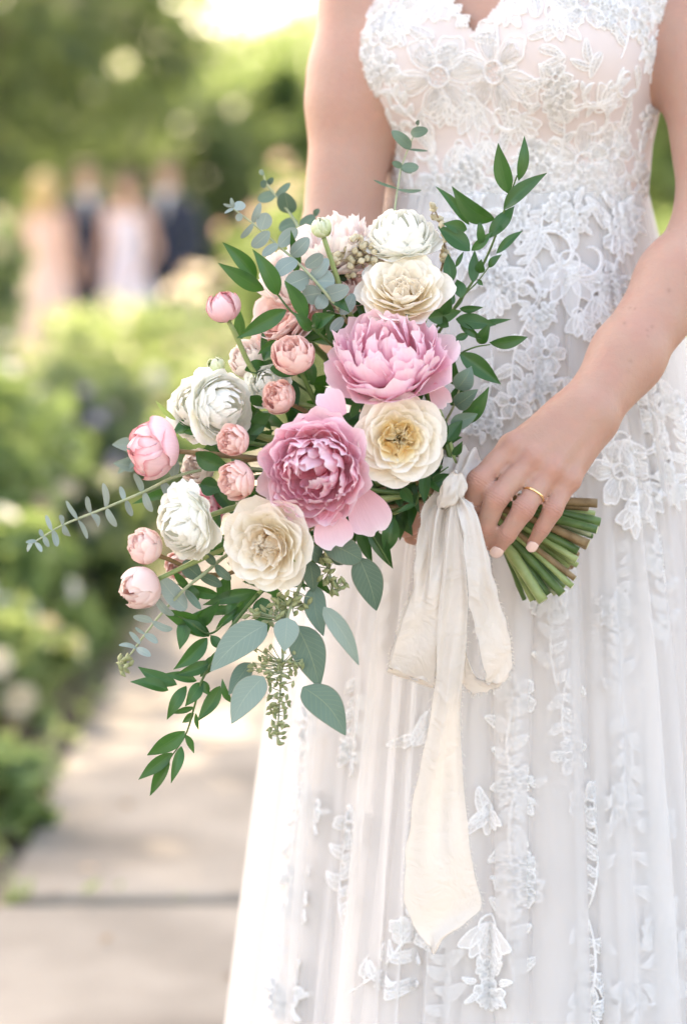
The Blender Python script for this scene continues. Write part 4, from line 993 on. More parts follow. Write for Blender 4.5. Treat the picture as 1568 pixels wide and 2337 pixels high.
# silver eucalyptus, upper
s1 = sprig('eucalyptus_sprig', c1, [(125, 110), (250, 205), (370, 310), (440, 370), (530, 460), (640, 590), (690, 660)], [-.03, -.035, -.045, -.05, -.055, -.05, -.03], 'silver eucalyptus sprig with round leaf pairs, below the pale green ranunculus bud', 'stem_e')
for q in ((165, 135, 190, 92, 55), (185, 150, 172, 188, 34), (245, 195, 280, 100, 38), (245, 200, 187, 270, 30), (285, 228, 312, 148, 76), (325, 238, 240, 312, 62), (365, 300, 290, 355, 45), (370, 310, 458, 225, 68), (430, 355, 515, 270, 72), (455, 375, 355, 450, 78), (500, 410, 580, 350, 66), (520, 470, 608, 370, 62), (515, 455, 400, 500, 105), (545, 480, 640, 480, 110), (575, 535, 485, 550, 100), (590, 545, 708, 510, 82), (590, 545, 555, 612, 66), (670, 640, 730, 540, 60), (680, 655, 620, 720, 50), (150, 125, 138, 75, 22), (150, 128, 108, 150, 16), (140, 115, 102, 105, 16)):
    leaf(s1, c1, *q, Yb=-.045 - random.random()*.012, mat='euc', kind='round', roll=random.uniform(-.35, .35), fold=.06)
s2 = sprig('eucalyptus_sprig', c1, [(290, -60), (310, 5), (360, 70), (430, 160), (470, 230), (520, 330)], [.10, .10, .095, .09, .085, .07], "grey green eucalyptus sprig against the bride's upper arm, behind the pale blush peonies", 'stem_e')
for q in ((355, 60, 268, 85, 55), (355, 70, 425, 5, 34), (420, 150, 400, 50, 92), (460, 190, 370, 225, 65), (470, 210, 545, 165, 58), (310, 10, 280, 5, 40), (315, 5, 345, -20, 30), (300, -40, 275, -55, 25), (540, 160, 565, 130, 30), (480, 250, 440, 300, 60)):
    leaf(s2, c1, *q, Yb=.095, mat='seuc', kind='round', fold=.08)
s3 = sprig('eucalyptus_sprig', c5, [(408, 530), (385, 590), (345, 690), (330, 740), (310, 870), (300, 980)], [.03, .03, .035, .035, .03, .02], 'thin eucalyptus sprig rising over the bodice above the white ranunculus', 'stem_e', .0005, .0010)
for q in ((374, 640, 293, 566, 50), (374, 575, 448, 562, 46), (365, 645, 447, 652, 11), (335, 722, 408, 722, 44), (335, 722, 295, 700, 30), (330, 728, 380, 748, 12), (318, 815, 215, 778, 12), (318, 818, 420, 822, 16), (405, 540, 408, 518, 16)):
    leaf(s3, c5, *q, Yb=.03, mat='seuc', kind='round', roll=random.uniform(-.2, .2), fold=.05)
s4 = sprig('eucalyptus_sprig', ident, [(70, 1243), (98, 1226), (150, 1196), (240, 1160), (330, 1122), (400, 1088), (470, 1070)], [-.03, -.03, -.035, -.04, -.045, -.05, -.04], 'long slender silver eucalyptus sprig reaching out past the pink bud, its leaves edge-on', 'stem_e', .0007, .0016)
for q in ((325, 1125, 308, 1080, 16), (330, 1123, 348, 1168, 18), (285, 1142, 275, 1110, 13), (288, 1142, 302, 1178, 15), (243, 1160, 236, 1103, 15), (245, 1160, 266, 1202, 17), (207, 1172, 200, 1133, 13), (210, 1172, 226, 1202, 14), (178, 1185, 151, 1143, 11), (180, 1187, 200, 1230, 11), (145, 1198, 136, 1176, 12), (148, 1198, 160, 1224, 14), (120, 1210, 106, 1176, 11), (122, 1210, 132, 1247, 15), (98, 1225, 92, 1208, 10), (100, 1225, 114, 1247, 13), (85, 1235, 60, 1238, 9), (82, 1238, 96, 1260, 11), (75, 1240, 63, 1258, 10), (395, 1090, 400, 1045, 24), (372, 1100, 385, 1135, 22)):
    leaf(s4, ident, *q, Yb=-.04, mat='euc', kind='round', roll=random.uniform(.2, .9)*random.choice((-1, 1)), fold=.05)
s5 = sprig('eucalyptus_sprig', c4, [(55, 640), (100, 590), (180, 480), (280, 355), (400, 230), (500, 150), (600, 65)], [-.04, -.045, -.055, -.065, -.07, -.07, -.05], 'silver eucalyptus sprig with seed tip hanging below the lowest rose bud', 'stem_e', .0007, .0018)
for q in ((480, 170, 385, 85, 100), (480, 160, 600, 215, 60), (565, 100, 652, 182, 52), (400, 240, 485, 345, 44), (405, 345, 262, 178, 110), (335, 380, 232, 278, 45), (215, 412, 113, 383, 44), (215, 412, 327, 457, 42), (175, 482, 122, 445, 20), (175, 485, 247, 530, 42), (130, 562, 32, 543, 26), (132, 560, 207, 605, 44), (150, 535, 90, 470, 30), (560, 100, 505, 35, 50)):
    leaf(s5, c4, *q, Yb=-.062, mat='euc' if q[1] > 300 else 'seuc', kind='round', roll=random.uniform(-.7, .7), fold=.08)
# dark ruscus
g1 = sprig('ruscus_sprig', c1, [(300, 480), (365, 545), (430, 625), (560, 730), (640, 800)], [-.05, -.055, -.06, -.05, -.03], 'dark green ruscus sprig with pointed leaves over the blush rose', 'stem_g', .0007, .0014)
for q in ((262, 465, 98, 290, 82), (298, 522, 76, 390, 84), (365, 545, 242, 324, 92), (405, 618, 166, 753, 92), (505, 658, 397, 476, 80), (525, 718, 438, 628, 62), (530, 690, 640, 640, 84), (365, 768, 268, 832, 46), (560, 735, 545, 640, 50)):
    leaf(g1, c1, *q, Yb=-.062, Yt=-.075)
g2 = sprig('ruscus_sprig', ident, [(1180, 400), (1165, 440), (1150, 480), (1122, 560), (1090, 625), (1045, 690), (1000, 760)], [-.02, -.02, -.02, -.015, -.01, -.01, -.01], 'tall ruscus sprig standing over the bodice beside the top ranunculus and rose', 'stem_g', .0007, .0015)
for q in ((795, 835, 752, 618, 82), (838, 780, 864, 588, 52), (775, 905, 962, 748, 70), ): leaf(g2, c5, *q, Yb=-.022)
for q in ((1410, 182, 1206, 20, 102), (1288, 205, 1128, 20, 52), (1388, 268, 1507, 116, 78), (1292, 332, 1138, 214, 95), (1278, 228, 1163, 200, 70), (1345, 305, 1335, 173, 44), (1308, 485, 1315, 328, 60), (1420, 345, 1547, 235, 46), (1383, 412, 1446, 350, 40), (1340, 440, 1348, 372, 54), (1300, 330, 1400, 240, 50), (1225, 410, 1262, 335, 26)):
    leaf(g2, c1, *q, Yb=-.015 if q[0] < 1290 else -.022)
g3 = sprig('ruscus_sprig', c1, [(1420, 360), (1330, 480), (1270, 540), (1240, 590), (1150, 680), (1080, 760)], [-.0, -.005, -.008, -.01, -.01, -.01], 'ruscus sprig with spreading leaves beside the upper cream rose', 'stem_g', .0005, .0013)
for q in ((1205, 482, 1188, 345, 70), (1088, 655, 1252, 622, 84), (1243, 612, 1357, 604, 40), (1225, 662, 1418, 690, 84), (1310, 702, 1492, 662, 36), (1245, 680, 1357, 762, 46), (1338, 782, 1392, 680, 64), (1250, 560, 1230, 470, 70), (1180, 600, 1210, 520, 60), (1330, 470, 1355, 500, 26), (1160, 640, 1200, 560, 60), (1190, 700, 1130, 650, 60)):
    leaf(g3, c1, *q, Yb=-.02)
g4 = sprig('ruscus_sprig', c1, [(1390, 785), (1310, 800), (1230, 840), (1150, 920), (1080, 1000)], [-.02, -.025, -.02, -.01, -.0], 'ruscus sprig with one long leaf stretched over the skirt, beside the upper pink peony', 'stem_g', .0006, .0013)
for q in ((1388, 776, 1572, 748, 66), (1243, 828, 1442, 977, 100), (1212, 978, 1218, 858, 60), (1250, 1170, 1385, 990, 90), (1200, 1080, 1270, 960, 70), (1220, 760, 1290, 730, 40), (1170, 870, 1230, 760, 50)):
    leaf(g4, c1, *q, Yb=-.03)
s6 = sprig('eucalyptus_sprig', c1, [(1300, 890), (1250, 980), (1215, 1080), (1180, 1150)], [-.035, -.035, -.03, -.02], 'eucalyptus sprig of two broad grey green leaves beside the golden-hearted rose', 'stem_e', .0007, .0013)
for q in ((1228, 1000, 1300, 893, 104), (1222, 1082, 1332, 1002, 92), (1200, 1180, 1330, 1120, 80)): leaf(s6, c1, *q, Yb=-.045, mat='seuc', kind='ovate', roll=random.uniform(-.2, .2))
g5 = sprig('ruscus_sprig', c2, [(1440, 440), (1330, 520), (1300, 600), (1250, 610), (1180, 640)], [-.05, -.05, -.05, -.045, -.03], 'ruscus sprig with short leaves between the golden-hearted rose and the ribbon', 'stem_g', .0006, .0012)
for q in ((1345, 450, 1338, 602, 56), (1240, 532, 1290, 600, 56), (1318, 555, 1372, 442, 54), (1362, 520, 1455, 470, 66), (1430, 330, 1500, 240, 70), (1440, 300, 1400, 210, 50), (1300, 600, 1215, 640, 26), (1460, 390, 1500, 330, 40), (1350, 500, 1420, 560, 30)): leaf(g5, c2, *q, Yb=-.055)
g6 = sprig('ruscus_sprig', c2, [(1190, 860), (1130, 760), (1080, 690), (1040, 640)], [-.06, -.06, -.05, -.04], 'ruscus sprig hanging below the loose petal of the lower peony', 'stem_g', .0006, .0012)
for q in ((1060, 690, 1115, 858, 60), (1095, 705, 1202, 877, 76), (1208, 660, 1165, 820, 80), (1130, 640, 1210, 720, 60)): leaf(g6, c2, *q, Yb=-.055)
g7 = sprig('ruscus_sprig', c4, [(300, 1190), (400, 1040), (450, 880), (490, 740), (590, 560), (650, 450), (800, 260)], [-.07, -.075, -.08, -.08, -.08, -.075, -.06], 'long trailing ruscus branch hanging lowest from the bouquet', 'stem_g', .0006, .0018)
for q in ((520, 505, 333, 677, 98), (545, 640, 343, 707, 80), (580, 600, 480, 720, 74), (352, 762, 138, 663, 90), (305, 792, 95, 746, 78), (462, 742, 278, 703, 62), (405, 770, 298, 955, 78), (487, 750, 398, 882, 84), (592, 770, 465, 965, 88), (447, 885, 323, 922, 38), (447, 920, 383, 972, 44), (455, 920, 472, 1012, 28), (397, 1020, 188, 1152, 104), (398, 1040, 447, 1142, 44), (327, 1140, 140, 1287, 84), (378, 1103, 320, 1307, 66), (312, 1178, 203, 1377, 74), (592, 560, 538, 488, 64), (655, 862, 603, 728, 44), (500, 740, 530, 820, 60), (540, 690, 590, 560, 50), (620, 520, 700, 420, 44)):
    leaf(g7, c4, *q, Yb=-.078)
g8 = sprig('ruscus_sprig', c4, [(260, 350), (400, 400), (530, 480), (640, 400), (740, 330), (850, 220)], [-.05, -.055, -.055, -.05, -.045, -.04], 'ruscus branch fanning out under the lower cream rose', 'stem_g', .0007, .0016)
for q in ((418, 222, 328, 128, 48), (592, 272, 353, 203, 74), (802, 245, 495, 322, 84), (742, 352, 398, 388, 60), (532, 492, 256, 343, 112), (532, 492, 380, 398, 76), (412, 390, 368, 567, 84), (550, 322, 425, 455, 90), (822, 258, 636, 475, 40), (642, 470, 588, 605, 40), (600, 300, 640, 150, 90), (700, 270, 620, 380, 60), (470, 300, 400, 200, 70), (700, 340, 560, 470, 50), (480, 420, 590, 300, 70), (660, 430, 720, 300, 40)):
    leaf(g8, c4, *q, Yb=-.05)
g9 = sprig('ruscus_sprig', c2, [(360, 375), (450, 430), (520, 480), (620, 560)], [-.05, -.05, -.045, -.03], 'ruscus sprig with short dark leaves around the salmon spray rose', 'stem_g', .0006, .0012)
for q in ((355, 378, 500, 440, 90), (375, 515, 470, 540, 90), (300, 290, 400, 280, 30), (590, 135, 645, 182, 55), (420, 760, 470, 820, 90), (395, 250, 308, 148, 46), (1020, 230, 1062, 132, 44), (270, 240, 183, 155, 24), (600, 250, 680, 210, 60), (590, 300, 660, 250, 50), (430, 720, 460, 640, 60)):
    leaf(g9, c2, *q, Yb=-.055 if q[0] < 1000 else -.09, mat='ruscus' if q[0] not in (395, 270) else 'sepal')
g10 = sprig('eucalyptus_sprig', c2, [(10, 340), (90, 390), (200, 420), (330, 430)], [.02, .015, .0, -.01], 'pale soft eucalyptus leaves behind the fat pink bud', 'stem_e', .0007, .0012)
for q in ((92, 345, -5, 345, 62), (95, 440, 0, 425, 60), (100, 400, 20, 470, 50)): leaf(g10, c2, *q, Yb=.02, mat='gleuc', kind='ovate')
# seeded eucalyptus, hanging
se = sprig('seeded_eucalyptus_branch', c4, [(905, 1085), (915, 930), (925, 780), (935, 640), (960, 400), (1020, 250), (1050, 150)], [-.085, -.085, -.085, -.085, -.085, -.075, -.05], 'seeded eucalyptus branch with big grey leaves hanging under the lower cream rose', 'stem_e', .0006, .0018)
def big(q, mat, roll=0, Y=-.085, curl=.05, sag=0.0): leaf(se, c4, *q, Yb=Y, Yt=Y - .01, roll=roll, mat=mat, kind='ovate', curl=curl, sag=sag, fold=.10)
big((848, 428, 538, 688, 190), 'gleuc', .1, -.105, .06, .06); big((962, 392, 945, 578, 150), 'gleuc', -.1, -.11); big((1015, 435, 1140, 778, 205), 'seuc', .25, -.085, .03, -.05)
big((1112, 215, 1162, 492, 132), 'seuc', -.2, -.07, .05, .08); big((1162, 332, 1357, 655, 110), 'gleuc', .3, -.095, .10, -.08); big((832, 718, 655, 978, 172), 'gleuc', .1, -.10, .05, .06)
big((1048, 775, 1284, 1042, 195), 'seuc', .1, -.095, .04, -.10); big((762, 640, 638, 818, 104), 'seuc', .4, -.075); big((820, 280, 850, 480, 120), 'ruscus', .3, -.06)
se2 = sprig('seeded_eucalyptus_branch', c4, [(1215, 250), (1190, 120), (1150, 40), (1080, -30)], [-.07, -.07, -.06, -.05], 'seeded eucalyptus branch with green leaves below the lower pink peony', 'stem_e', .0006, .0016)
for q, m, rl in (((1358, 58, 1455, 352, 175), 'seuc', .1), ((1188, 40, 1362, 40, 150), 'seuc', -.2), ((1085, 80, 1105, 248, 112), 'seuc', .2), ((1150, 60, 1080, 0, 90), 'seuc', .4)):
    leaf(se2, c4, *q, Yb=-.072, roll=rl, mat=m, kind='ovate', curl=.06, fold=.1, sag=-.04)
leaf(se2, c2, 900, 760, 1065, 840, 118, Yb=-.08, roll=.1, mat='seuc', kind='round', fold=.08)
def seeds(root, cf, spots, r, Y, mat='seed', name='seed_cluster', stalk='stem_e', origin=None, squash=1.5):
    parts, tw = [], []
    for (x, y) in spots:
        p = P(*cf(x, y), Y + random.uniform(-.012, .010))
        d = Vector((random.uniform(-.7, .7), random.uniform(-.5, .2), random.uniform(-1, .3))).normalized()
        pts = [p - d*r*1.3*squash, p - d*r*.9*squash, p - d*r*.2, p + d*r*.6*squash, p + d*r*1.0*squash, p + d*r*1.5*squash]
        parts.append(tube(pts, [r*.25, r*.55, r, r*.85, r*.4, r*.06], 7))
        o = origin(x, y) if origin else p - d*r*4
        tw.append(tube([o, o.lerp(p - d*r*1.2*squash, .5) + Vector((0, 0, -.001)), p - d*r*1.1*squash], [.0005, .00045, .0004], 5))
    V, F = merge(parts); o = part(name, root, V, F, MT[mat]); o['kind'] = 'stuff'
    V, F = merge(tw); o = part('seed_stalks', root, V, F, MT[stalk]); o['kind'] = 'stuff'
def along(cf, pts, Y):
    def f(x, y):
        b = min(((x - a[0])**2 + (y - a[1])**2, a) for a in pts)[1]; return P(*cf(*b), Y)
    return f
rs = random.Random(5)
line = [(905 + (t*30), 1085 - t*445) for t in np.linspace(0, 1, 24)]
sp = []
for (x, y) in line[1:]:
    for k in range(3): sp.append((x + rs.uniform(-85, 80)*(.45 + .55*(1085 - y)/445), y + rs.uniform(-22, 26)))
sp += [(x + rs.uniform(-70, 70), y + rs.uniform(-50, 50)) for x, y in ((1000, 600), (1010, 640), (780, 650), (810, 620), (850, 600)) for _ in range(7)]
seeds(se, c4, sp, .0017, -.088, origin=along(c4, line, -.086))
sp = [(x + rs.uniform(-60, 60), y + rs.uniform(-40, 40)) for x, y in ((930, 330), (1000, 330), (780, 380), (950, 280), (1030, 300), (900, 390)) for _ in range(7)]
seeds(se, c4, sp, .0022, -.080, origin=along(c4, [(960, 400), (990, 330), (1020, 250)], -.08))
sp = [(x + rs.uniform(-50, 50), y + rs.uniform(-35, 35)) for x, y in ((1190, 190), (1230, 180), (1250, 230), (1180, 60), (1160, 100)) for _ in range(6)]
seeds(se2, c4, sp, .0021, -.075, origin=along(c4, [(1215, 250), (1190, 120), (1150, 40)], -.07))
sp = [(60 + rs.uniform(-28, 45), 660 + rs.uniform(-55, 50)) for _ in range(12)]
seeds(s5, c4, sp, .0021, -.045, origin=along(c4, [(100, 590), (75, 620), (55, 650)], -.04))
def berry_sprig(cf, top, spots, Y, label):
    root = sprig('brunia_sprig', cf, top, Y, label, 'stem_b', .0007, .0012)
    seeds(root, cf, spots, .0031, Y - .004, 'berry', 'berry_cluster', 'stem_b', along(cf, top, Y), .95)
sp = [(x + rs.uniform(-38, 38), y + rs.uniform(-34, 34)) for x, y in ((760, 260), (770, 320), (730, 350), (690, 370), (760, 390), (810, 380), (800, 340), (650, 380), (740, 420), (850, 380)) for _ in range(5)]
berry_sprig(c1, [(760, 260), (760, 320), (770, 380), (790, 450), (800, 540)], sp, -.015, 'cluster of small cream brunia berries between silver eucalyptus and the top white ranunculus')
sp = [(x + rs.uniform(-16, 16), y + rs.uniform(-30, 30)) for x, y in ((1122, 140), (1150, 190), (1170, 280), (1165, 340), (1170, 380)) for _ in range(4)]
berry_sprig(c1, [(1120, 130), (1150, 200), (1168, 290), (1160, 400), (1120, 520)], sp, .0, 'thin spike of cream brunia berries beside the top white ranunculus')
# leaves that fill the heart of the bouquet, on three more ruscus branches
for k, (x0, y0, x1, y1, lab) in enumerate(((800, 760, 960, 1060, 'dark ruscus branch filling the gap between the two pink peonies'), (480, 980, 960, 1085, 'dark ruscus branch filling the gap behind the spray roses'), (560, 1330, 950, 1110, 'dark ruscus branch filling the gap behind the lower cream rose'), (700, 640, 960, 1050, 'dark ruscus branch filling the gap beneath the silver eucalyptus'), (560, 800, 960, 1060, 'dark ruscus branch filling the gap around the largest spray rose'), (430, 1120, 950, 1090, 'dark ruscus branch filling the gap behind the sideways ranunculus'))):
    g = sprig('ruscus_sprig', ident, [(x0, y0), ((x0*2+x1)/3, (y0*2+y1)/3), ((x0+2*x1)/3, (y0+2*y1)/3), (x1, y1)], .02, lab, 'stem_g', .001, .0016)
    for i in range(46):
        t = random.random(); bx, by = x0 + (x1-x0)*t + random.uniform(-40, 40), y0 + (y1-y0)*t + random.uniform(-40, 40); a = random.random()*6.28; l = random.uniform(60, 105)
        Y = random.uniform(-.035, .045); leaf(g, ident, bx, by, bx + l*math.cos(a), by + l*math.sin(a), random.uniform(24, 38), Yb=Y, Yt=Y + random.uniform(-.03, .02), roll=random.uniform(-.8, .8))
# two wide petals that hang loose from the lower peony and one from the upper
def hang_petal(root, px0, py0, px1, py1, wpx, Yb, Yt, label, roll=0.0, mat='peony'):
    b, t = P(px0, py0, Yb), P(px1, py1, Yt); d = t - b; L = d.length; d.normalize(); n = (CAM - b).normalized(); n = (n - d*n.dot(d)).normalized(); n = Matrix.Rotation(roll, 3, d) @ n
    V, F, UV = petal_mesh(L, wpx*(Yb + 2.24)/FPX, R(8), R(-10), L*.9, .06, .10, .2, .18, 0, int(px0), 12, 12, .4, .04)
    s = n.cross(d); V = [b + d*v[2] - n*v[0] + s*v[1] - Vector(root.location) for v in V]
    o = link('petal', mesh('petal', V, F, MT[mat], uv=UV), root)
    if label: o['label'] = label
# loose petals
hang_petal(peony_low.root, 815, 1120, 868, 1218, 108, -.100, -.105, 'wide pink petal hanging loose towards the ribbon', .25)
hang_petal(peony_low.root, 748, 1165, 768, 1252, 98, -.112, -.112, 'smooth pink petal hanging at the bottom of the bloom', -.1)
hang_petal(peony_low.root, 780, 950, 735, 890, 70, -.105, -.095, None, .3)
hang_petal(peony_up.root, 985, 880, 1024, 925, 60, -.075, -.080, 'small curled pink petal dropping beside the cream rose', .5)
hang_petal(ranun_side.root, 432, 1165, 428, 1092, 56, -.110, -.098, None, .3, 'white')
hang_petal(ranun_side.root, 405, 1160, 404, 1096, 48, -.104, -.092, None, -.4, 'white')
hang_petal(ranun_side.root, 448, 1180, 470, 1135, 44, -.080, -.070, None, .6, 'white')
# ================================================================== ivory silk ribbon tied round the stems
rib = thing('silk_ribbon', B1 + Vector((0, -.035, 0)), 'ivory silk ribbon with frayed edges tied in a bow round the stems', 'ribbon')
def sheet(name, left, right, Yl, Yr=None, nu=14, nv=40, ripple=.004, waves=2.5, fray=.0007, seed=0, bulge=0.0, cf=ident, thread=True):
    """a strip of cloth between two edges, with lengthwise folds and torn edges"""
    Yr = Yl if Yr is None else Yr
    fix = lambda Y, n: [Y]*n if not hasattr(Y, '__len__') else list(np.interp(np.linspace(0, 1, n), np.linspace(0, 1, len(Y)), Y))
    A = catmull([P(*cf(*p), y) for p, y in zip(left, fix(Yl, len(left)))], nv); Bq = catmull([P(*cf(*p), y) for p, y in zip(right, fix(Yr, len(right)))], nv)
    r_ = random.Random(seed); V, UV = [], []; ph = r_.random()*6
    for j in range(nv + 1):
        v = j/nv; a, b = A[j], Bq[j]; t = (A[min(j+1, nv)] - A[max(j-1, 0)]).normalized(); x = (b - a); wd = x.length
        n = x.cross(t); n = n.normalized() if n.length > 1e-9 else Vector((0, -1, 0)); n = n if n.y < 0 else -n
        for i in range(nu + 1):
            u = i/nu; e = 0
            if i == 0: e = -hnoise(v*23, seed + 3)*fray*1.6
            if i == nu: e = hnoise(v*19, seed + 9)*fray*1.6
            amp = ripple*(.55 + .45*math.sin(v*3.1 + ph))*math.sin(math.pi*min(1, .15 + v*1.3))
            h = amp*(math.sin(u*waves*6.28 + ph + 1.2*math.sin(v*4 + ph)) + .45*math.sin(u*waves*12.1 + v*6 + seed)) + bulge*math.sin(math.pi*u)
            h += min(.0040, wd*.16)*math.exp(-v*3.2)*math.sin(u*11 + ph + 2*math.sin(v*5))*math.sin(math.pi*min(1, u*6, (1-u)*6)/2)
            h += ripple*.30*math.sin(v*19 + u*4 + seed)*math.sin(u*3.1)
            V.append(a + x*u + (x/max(wd, 1e-6))*e + n*h); UV.append((u, v))
    o = link(name, mesh(name, shift(V, rib), gridf(nu, nv), MT['silk'], uv=UV), rib)
    if thread:   # loose threads along both torn edges
        parts = []
        for side in (0, nu):
            for j in range(2, nv - 1):
                for q in range(4):
                    if r_.random() > .8: continue
                    p = V[j*(nu+1) + side].lerp(V[(j+1)*(nu+1) + side], r_.random()); d = (V[j*(nu+1) + side] - V[j*(nu+1) + (1 if side == 0 else nu - 1)]).normalized()
                    l = r_.uniform(.0006, .0034)*(1.6 if r_.random() < .06 else 1); d2 = (d + Vector((r_.uniform(-.6, .6), r_.uniform(-.5, .5), r_.uniform(-.9, .4)))).normalized()
                    parts.append(tube([p - d*.0006, p + d2*l*.6, p + d2*l + Vector((0, 0, -.3*l))], [.00016, .00013, .00008], 3, False))
        if parts:
            Vt, Ft = merge(parts); f = link('frayed_threads', mesh('frayed_threads', shift(Vt, rib), Ft, MT['silk']), o); f['kind'] = 'stuff'
    return o
# band round the bundle
def wrap():
    V = []; nu, nv = 16, 40
    for j in range(nv + 1):
        g = 2*math.pi*j/nv
        for i in range(nu + 1):
            s = -.026 + .050*i/nu; rr = .0275 + .0012*math.sin(i*1.5 + math.sin(g*2)*1.5) - .006*math.exp(-(s/.010)**2) + .003*math.sin(g + .6)
            V.append(B1 + BAX*(s + .006*math.sin(g)) + (BU*math.cos(g)*1.05 + BW*math.sin(g))*rr)
    part('wrap', rib, V, gridf(nu, nv), MT['silk'])
wrap()
sheet('strap', [(502, 388), (468, 520), (420, 610), (372, 690)], [(640, 486), (575, 585), (520, 640), (455, 690)], [-.012, -.034, -.044, -.050], [-.028, -.052, -.060, -.064], 12, 24, .0025, 1.5, .0006, 4, .003, c3)
# knot: a short thick roll with folds
def knot():
    c = P(*c3(436, 690), -.080); ax = (P(*c3(400, 770), -.080) - P(*c3(480, 615), -.080)).normalized(); u = Vector((0, -1, 0)); u = (u - ax*u.dot(ax)).normalized(); wv = ax.cross(u); V = []; n, m = 60, 30
    for j in range(m + 1):
        s = (j/m*2 - 1); prof = .72 + .28*math.cos(s*2.2) - .20*max(0, abs(s) - .7)/.3
        for i in range(n):
            g = 2*math.pi*i/n; f = 1 + .16*math.sin(g*2 + s*2.4 + .5) + .12*math.sin(g*5 - s*3.2 + 1) + .07*math.sin(g*9 + s*5) - .22*math.exp(-((math.sin(g*.5 + .4 + s*.5))/.12)**2)
            V.append(c + ax*(s*.017 + .0015*math.sin(g*2)) + wv*(.003*s*s) + (u*math.cos(g)*.0085 + wv*math.sin(g)*.0105)*prof*f)
    F = gridf(n, m, 0, True) + [tuple(range(n)), tuple(m*n + i for i in range(n))]
    part('knot', rib, V, F, MT['silk'])
knot()
K = c3(440, 700)
# left loop: front leaf hangs, folds at the bottom and goes back up
sheet('loop', [(1020, 1126), (972, 1152), (954, 1250), (940, 1360), (912, 1440), (886, 1522)], [(1030, 1136), (1022, 1180), (1012, 1300), (1003, 1400), (996, 1480), (988, 1562)], [-.062, -.070, -.080, -.082, -.078, -.070], [-.066, -.076, -.090, -.090, -.085, -.074], 26, 60, .0065, 1.6, .0008, 1)
sheet('loop_back', [(886, 1522), (905, 1440), (945, 1330), (975, 1230), (1010, 1130)], [(988, 1562), (1012, 1470), (1020, 1350), (1028, 1230), (1035, 1130)], [-.070, -.058, -.046, -.046, -.058], [-.074, -.058, -.046, -.046, -.058], 12, 36, .004, 1.2, .0008, 2)
sheet('loop_fold', [(886, 1522), (884, 1532), (887, 1536)], [(988, 1562), (989, 1569), (988, 1571)], [-.0702, -.064, -.056], [-.0742, -.068, -.058], 12, 8, .001, 1, .0006, 3, thread=False)
# long tail with the slanted, pointed end
sheet('tail', [(1026, 1138), (1014, 1230), (1000, 1400), (992, 1560), (975, 1680), (948, 1800), (931, 1920), (924, 2000), (921, 2052), (942, 2108), (972, 2150), (986, 2176)],
      [(1040, 1140), (1054, 1240), (1068, 1380), (1060, 1500), (1050, 1640), (1056, 1780), (1066, 1900), (1078, 1990), (1096, 2066), (1060, 2108), (1014, 2140), (994, 2176)],
      [-.075, -.088, -.092, -.088, -.082, -.076, -.072, -.070, -.068, -.066, -.066, -.066], [-.078, -.092, -.096, -.090, -.080, -.070, -.066, -.064, -.062, -.064, -.066, -.066], 30, 120, .0105, 1.25, .0009, 6)
sheet('tail', [(1030, 1140), (1030, 1260), (1015, 1400), (1000, 1500), (990, 1575)], [(1052, 1140), (1062, 1260), (1056, 1400), (1050, 1500), (1048, 1590)], [-.066, -.074, -.074, -.070, -.066], None, 10, 40, .003, 1.2, .0008, 8)
# right loop
sheet('loop', [(1036, 1132), (1052, 1190), (1062, 1300), (1072, 1390), (1092, 1470), (1108, 1540), (1108, 1558)], [(1046, 1122), (1090, 1172), (1118, 1290), (1142, 1380), (1162, 1450), (1166, 1520), (1150, 1556)], [-.074, -.094, -.104, -.100, -.094, -.086, -.080], [-.072, -.090, -.098, -.094, -.088, -.082, -.078], 24, 60, .0060, 1.3, .0009, 11)
sheet('loop_back', [(1108, 1558), (1078, 1540), (1062, 1490), (1056, 1420), (1050, 1320), (1042, 1180)], [(1150, 1556), (1120, 1574), (1082, 1582), (1054, 1556), (1046, 1490), (1040, 1400)], [-.080, -.070, -.066, -.066, -.068, -.068], [-.078, -.066, -.060, -.056, -.058, -.062], 12, 40, .002, .8, .0008, 12)
# ================================================================== the garden behind
MT['slab'] = noise_mat('paving stone', (.15, .130, .108), (.40, .355, .30), 2.2, .85, .6, .012, 10)
MT['soil'] = noise_mat('soil and mulch', (.06, .042, .03), (.20, .145, .10), 14, .95, .8, .02, 8)
MT['joint'] = noise_mat('path joint sand', (.13, .11, .085), (.22, .19, .15), 30, .95, .4, .005)
MT['gravel'] = noise_mat('pale gravel', (.33, .30, .26), (.44, .40, .35), 8, .9, .3, .01, 8)
MT['bark'] = noise_mat('bark', (.045, .034, .026), (.13, .10, .075), 9, .9, .9, .02, 8, (1, 1, .25))
MT['lawn'] = noise_mat('lawn', (.075, .13, .03), (.16, .23, .06), 5, .9, .3, .02, 8)
def foliage_mat(name, ca, cb, tcol, trans=.4, rough=.45):
    m, T, N, B, O = newmat(name); L = T.links
    g = N.new('ShaderNodeNewGeometry'); c = mixrgb(N, T, 'MIX', g.outputs['Random Per Island'], ca, cb)
    L.new(c, B.inputs['Base Color']); B.inputs['Roughness'].default_value = rough
    tr = N.new('ShaderNodeBsdfTranslucent'); t = mixrgb(N, T, 'MIX', g.outputs['Random Per Island'], tcol, tuple(min(1, q*1.5) for q in tcol)); L.new(t, tr.inputs[0])
    mx = N.new('ShaderNodeMixShader'); mx.inputs[0].default_value = trans; L.new(B.outputs[0], mx.inputs[1]); L.new(tr.outputs[0], mx.inputs[2]); L.new(mx.outputs[0], O.inputs[0])
    return m
MT['fol_dark'] = foliage_mat('dark foliage', (.030, .062, .028), (.080, .120, .055), (.22, .30, .10))
MT['fol_mid'] = foliage_mat('mid foliage', (.060, .115, .040), (.13, .195, .075), (.32, .44, .15))
MT['fol_yel'] = foliage_mat('yellow green foliage', (.085, .145, .05), (.17, .225, .085), (.38, .48, .19))
